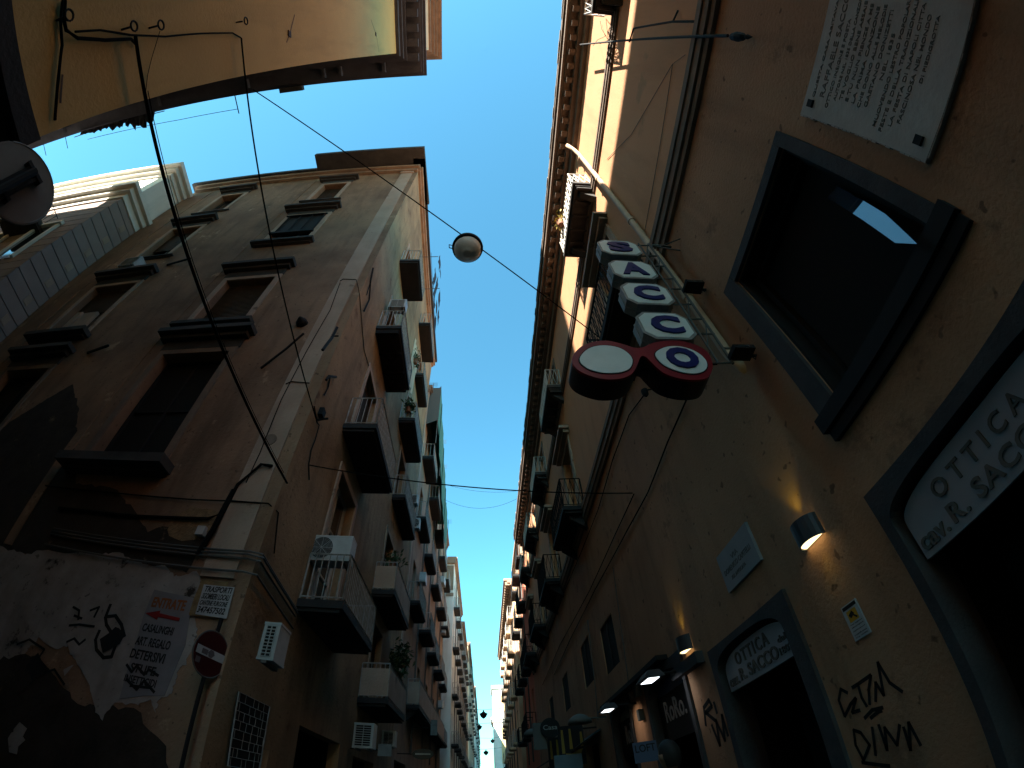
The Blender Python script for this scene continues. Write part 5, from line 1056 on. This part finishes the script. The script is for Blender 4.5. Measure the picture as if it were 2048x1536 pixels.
    for s in (-1, 1): q.lathe(W((s*.03, .118, 1.715)), [(.001, -.01), (.011, -.004), (.011, .004), (.001, .01)], 8)
    q.build('eye', M_ink, ho)
    q = MB(); q.tube([W((-.026, .118, 1.635)), W((0, .125, 1.633)), W((.026, .118, 1.635))], .005, 5); q.build('mouth', mat('lips', (.22, .07, .06), .5), ho)
    hb = bmesh.new(); bmesh.ops.create_uvsphere(hb, u_segments=24, v_segments=16, radius=1); kill = [v for v in hb.verts if v.co.z < (-.3 if v.co.y > -.1 else -.8) or (v.co.y > .45 and v.co.z < .62)]
    bmesh.ops.delete(hb, geom=kill, context='VERTS')
    rnd = random.Random(4)
    for v in hb.verts: p = v.co; j = 1+rnd.uniform(-.01, .03); v.co = Vector(W((p.x*.086*j, p.y*.106*j+.026, p.z*.128*j+1.706)))
    hm = bpy.data.meshes.new('hair'); hb.to_mesh(hm); hb.free(); hm.materials.append(hair); [setattr(p, 'use_smooth', True) for p in hm.polygons]
    ho = bpy.data.objects.new('hair', hm); S.collection.objects.link(ho); adopt(ho, t)
    return t
d_ = ray(1342, 1506); s_ = (1.72-EYE+.0)/d_.z if d_.z > .01 else 4
s_ = 4.2/d_.y
hp = Vector((0, 0, EYE))+d_*s_
person(hp.x, hp.y, R_(20), 'person in a grey patterned shirt walking under the RORO shop at the bottom edge', mat('patterned_shirt', (.16, .17, .20), .9, (.05, .05, .06), 14, .3), top=(hp.z+.03)/1.0)

# small shop clutter low on the left side
F = FY(20.5); u, v = F.at(846, 1508); t = thing('round_sign', 'brown oval projecting sign low on the left side far down the street', 'sign', F.p(u, v, 0))
q = MB(); q.prism(F, [(u+.42*math.cos(k*math.pi/14), v+.2*math.sin(k*math.pi/14)) for k in range(28)], -.05, .05); q.build('disc', M_wood, t)
q = MB(); q.box(F, u-.3, u+.3, v-.03, v+.03, .051, .056); q.build('stripe', M_pil, t)
q = MB(); q.tube([F.p(u-.4, v, 0), F.p(-3.4, v, 0)], .02, 5); q.build('arm', M_iron, t)
for (y, px, py, w_, h_, lb) in ((13.2, 770, 1500, .35, .3, 'dim pale shop panel under the cladded balcony, left'), (24, 868, 1455, .3, .7, 'narrow pale vertical shop banner under the long balcony, left')):
    F = FY(y); u, v = F.at(px, py); shopsign(F, u-w_/2, u+w_/2, v-h_/2, v+h_/2, 0, lb, [], mat('dim_pale_panel', (.22, .21, .20), .7, (.13, .125, .12), 5, .7), M_ink)
    q = MB(); q.tube([F.p(u-w_/2, v, 0), F.p(-3.4, v, 0)], .015, 4); q.build('arm', M_iron, [o for o in bpy.data.objects if o.get('label') == lb][0])
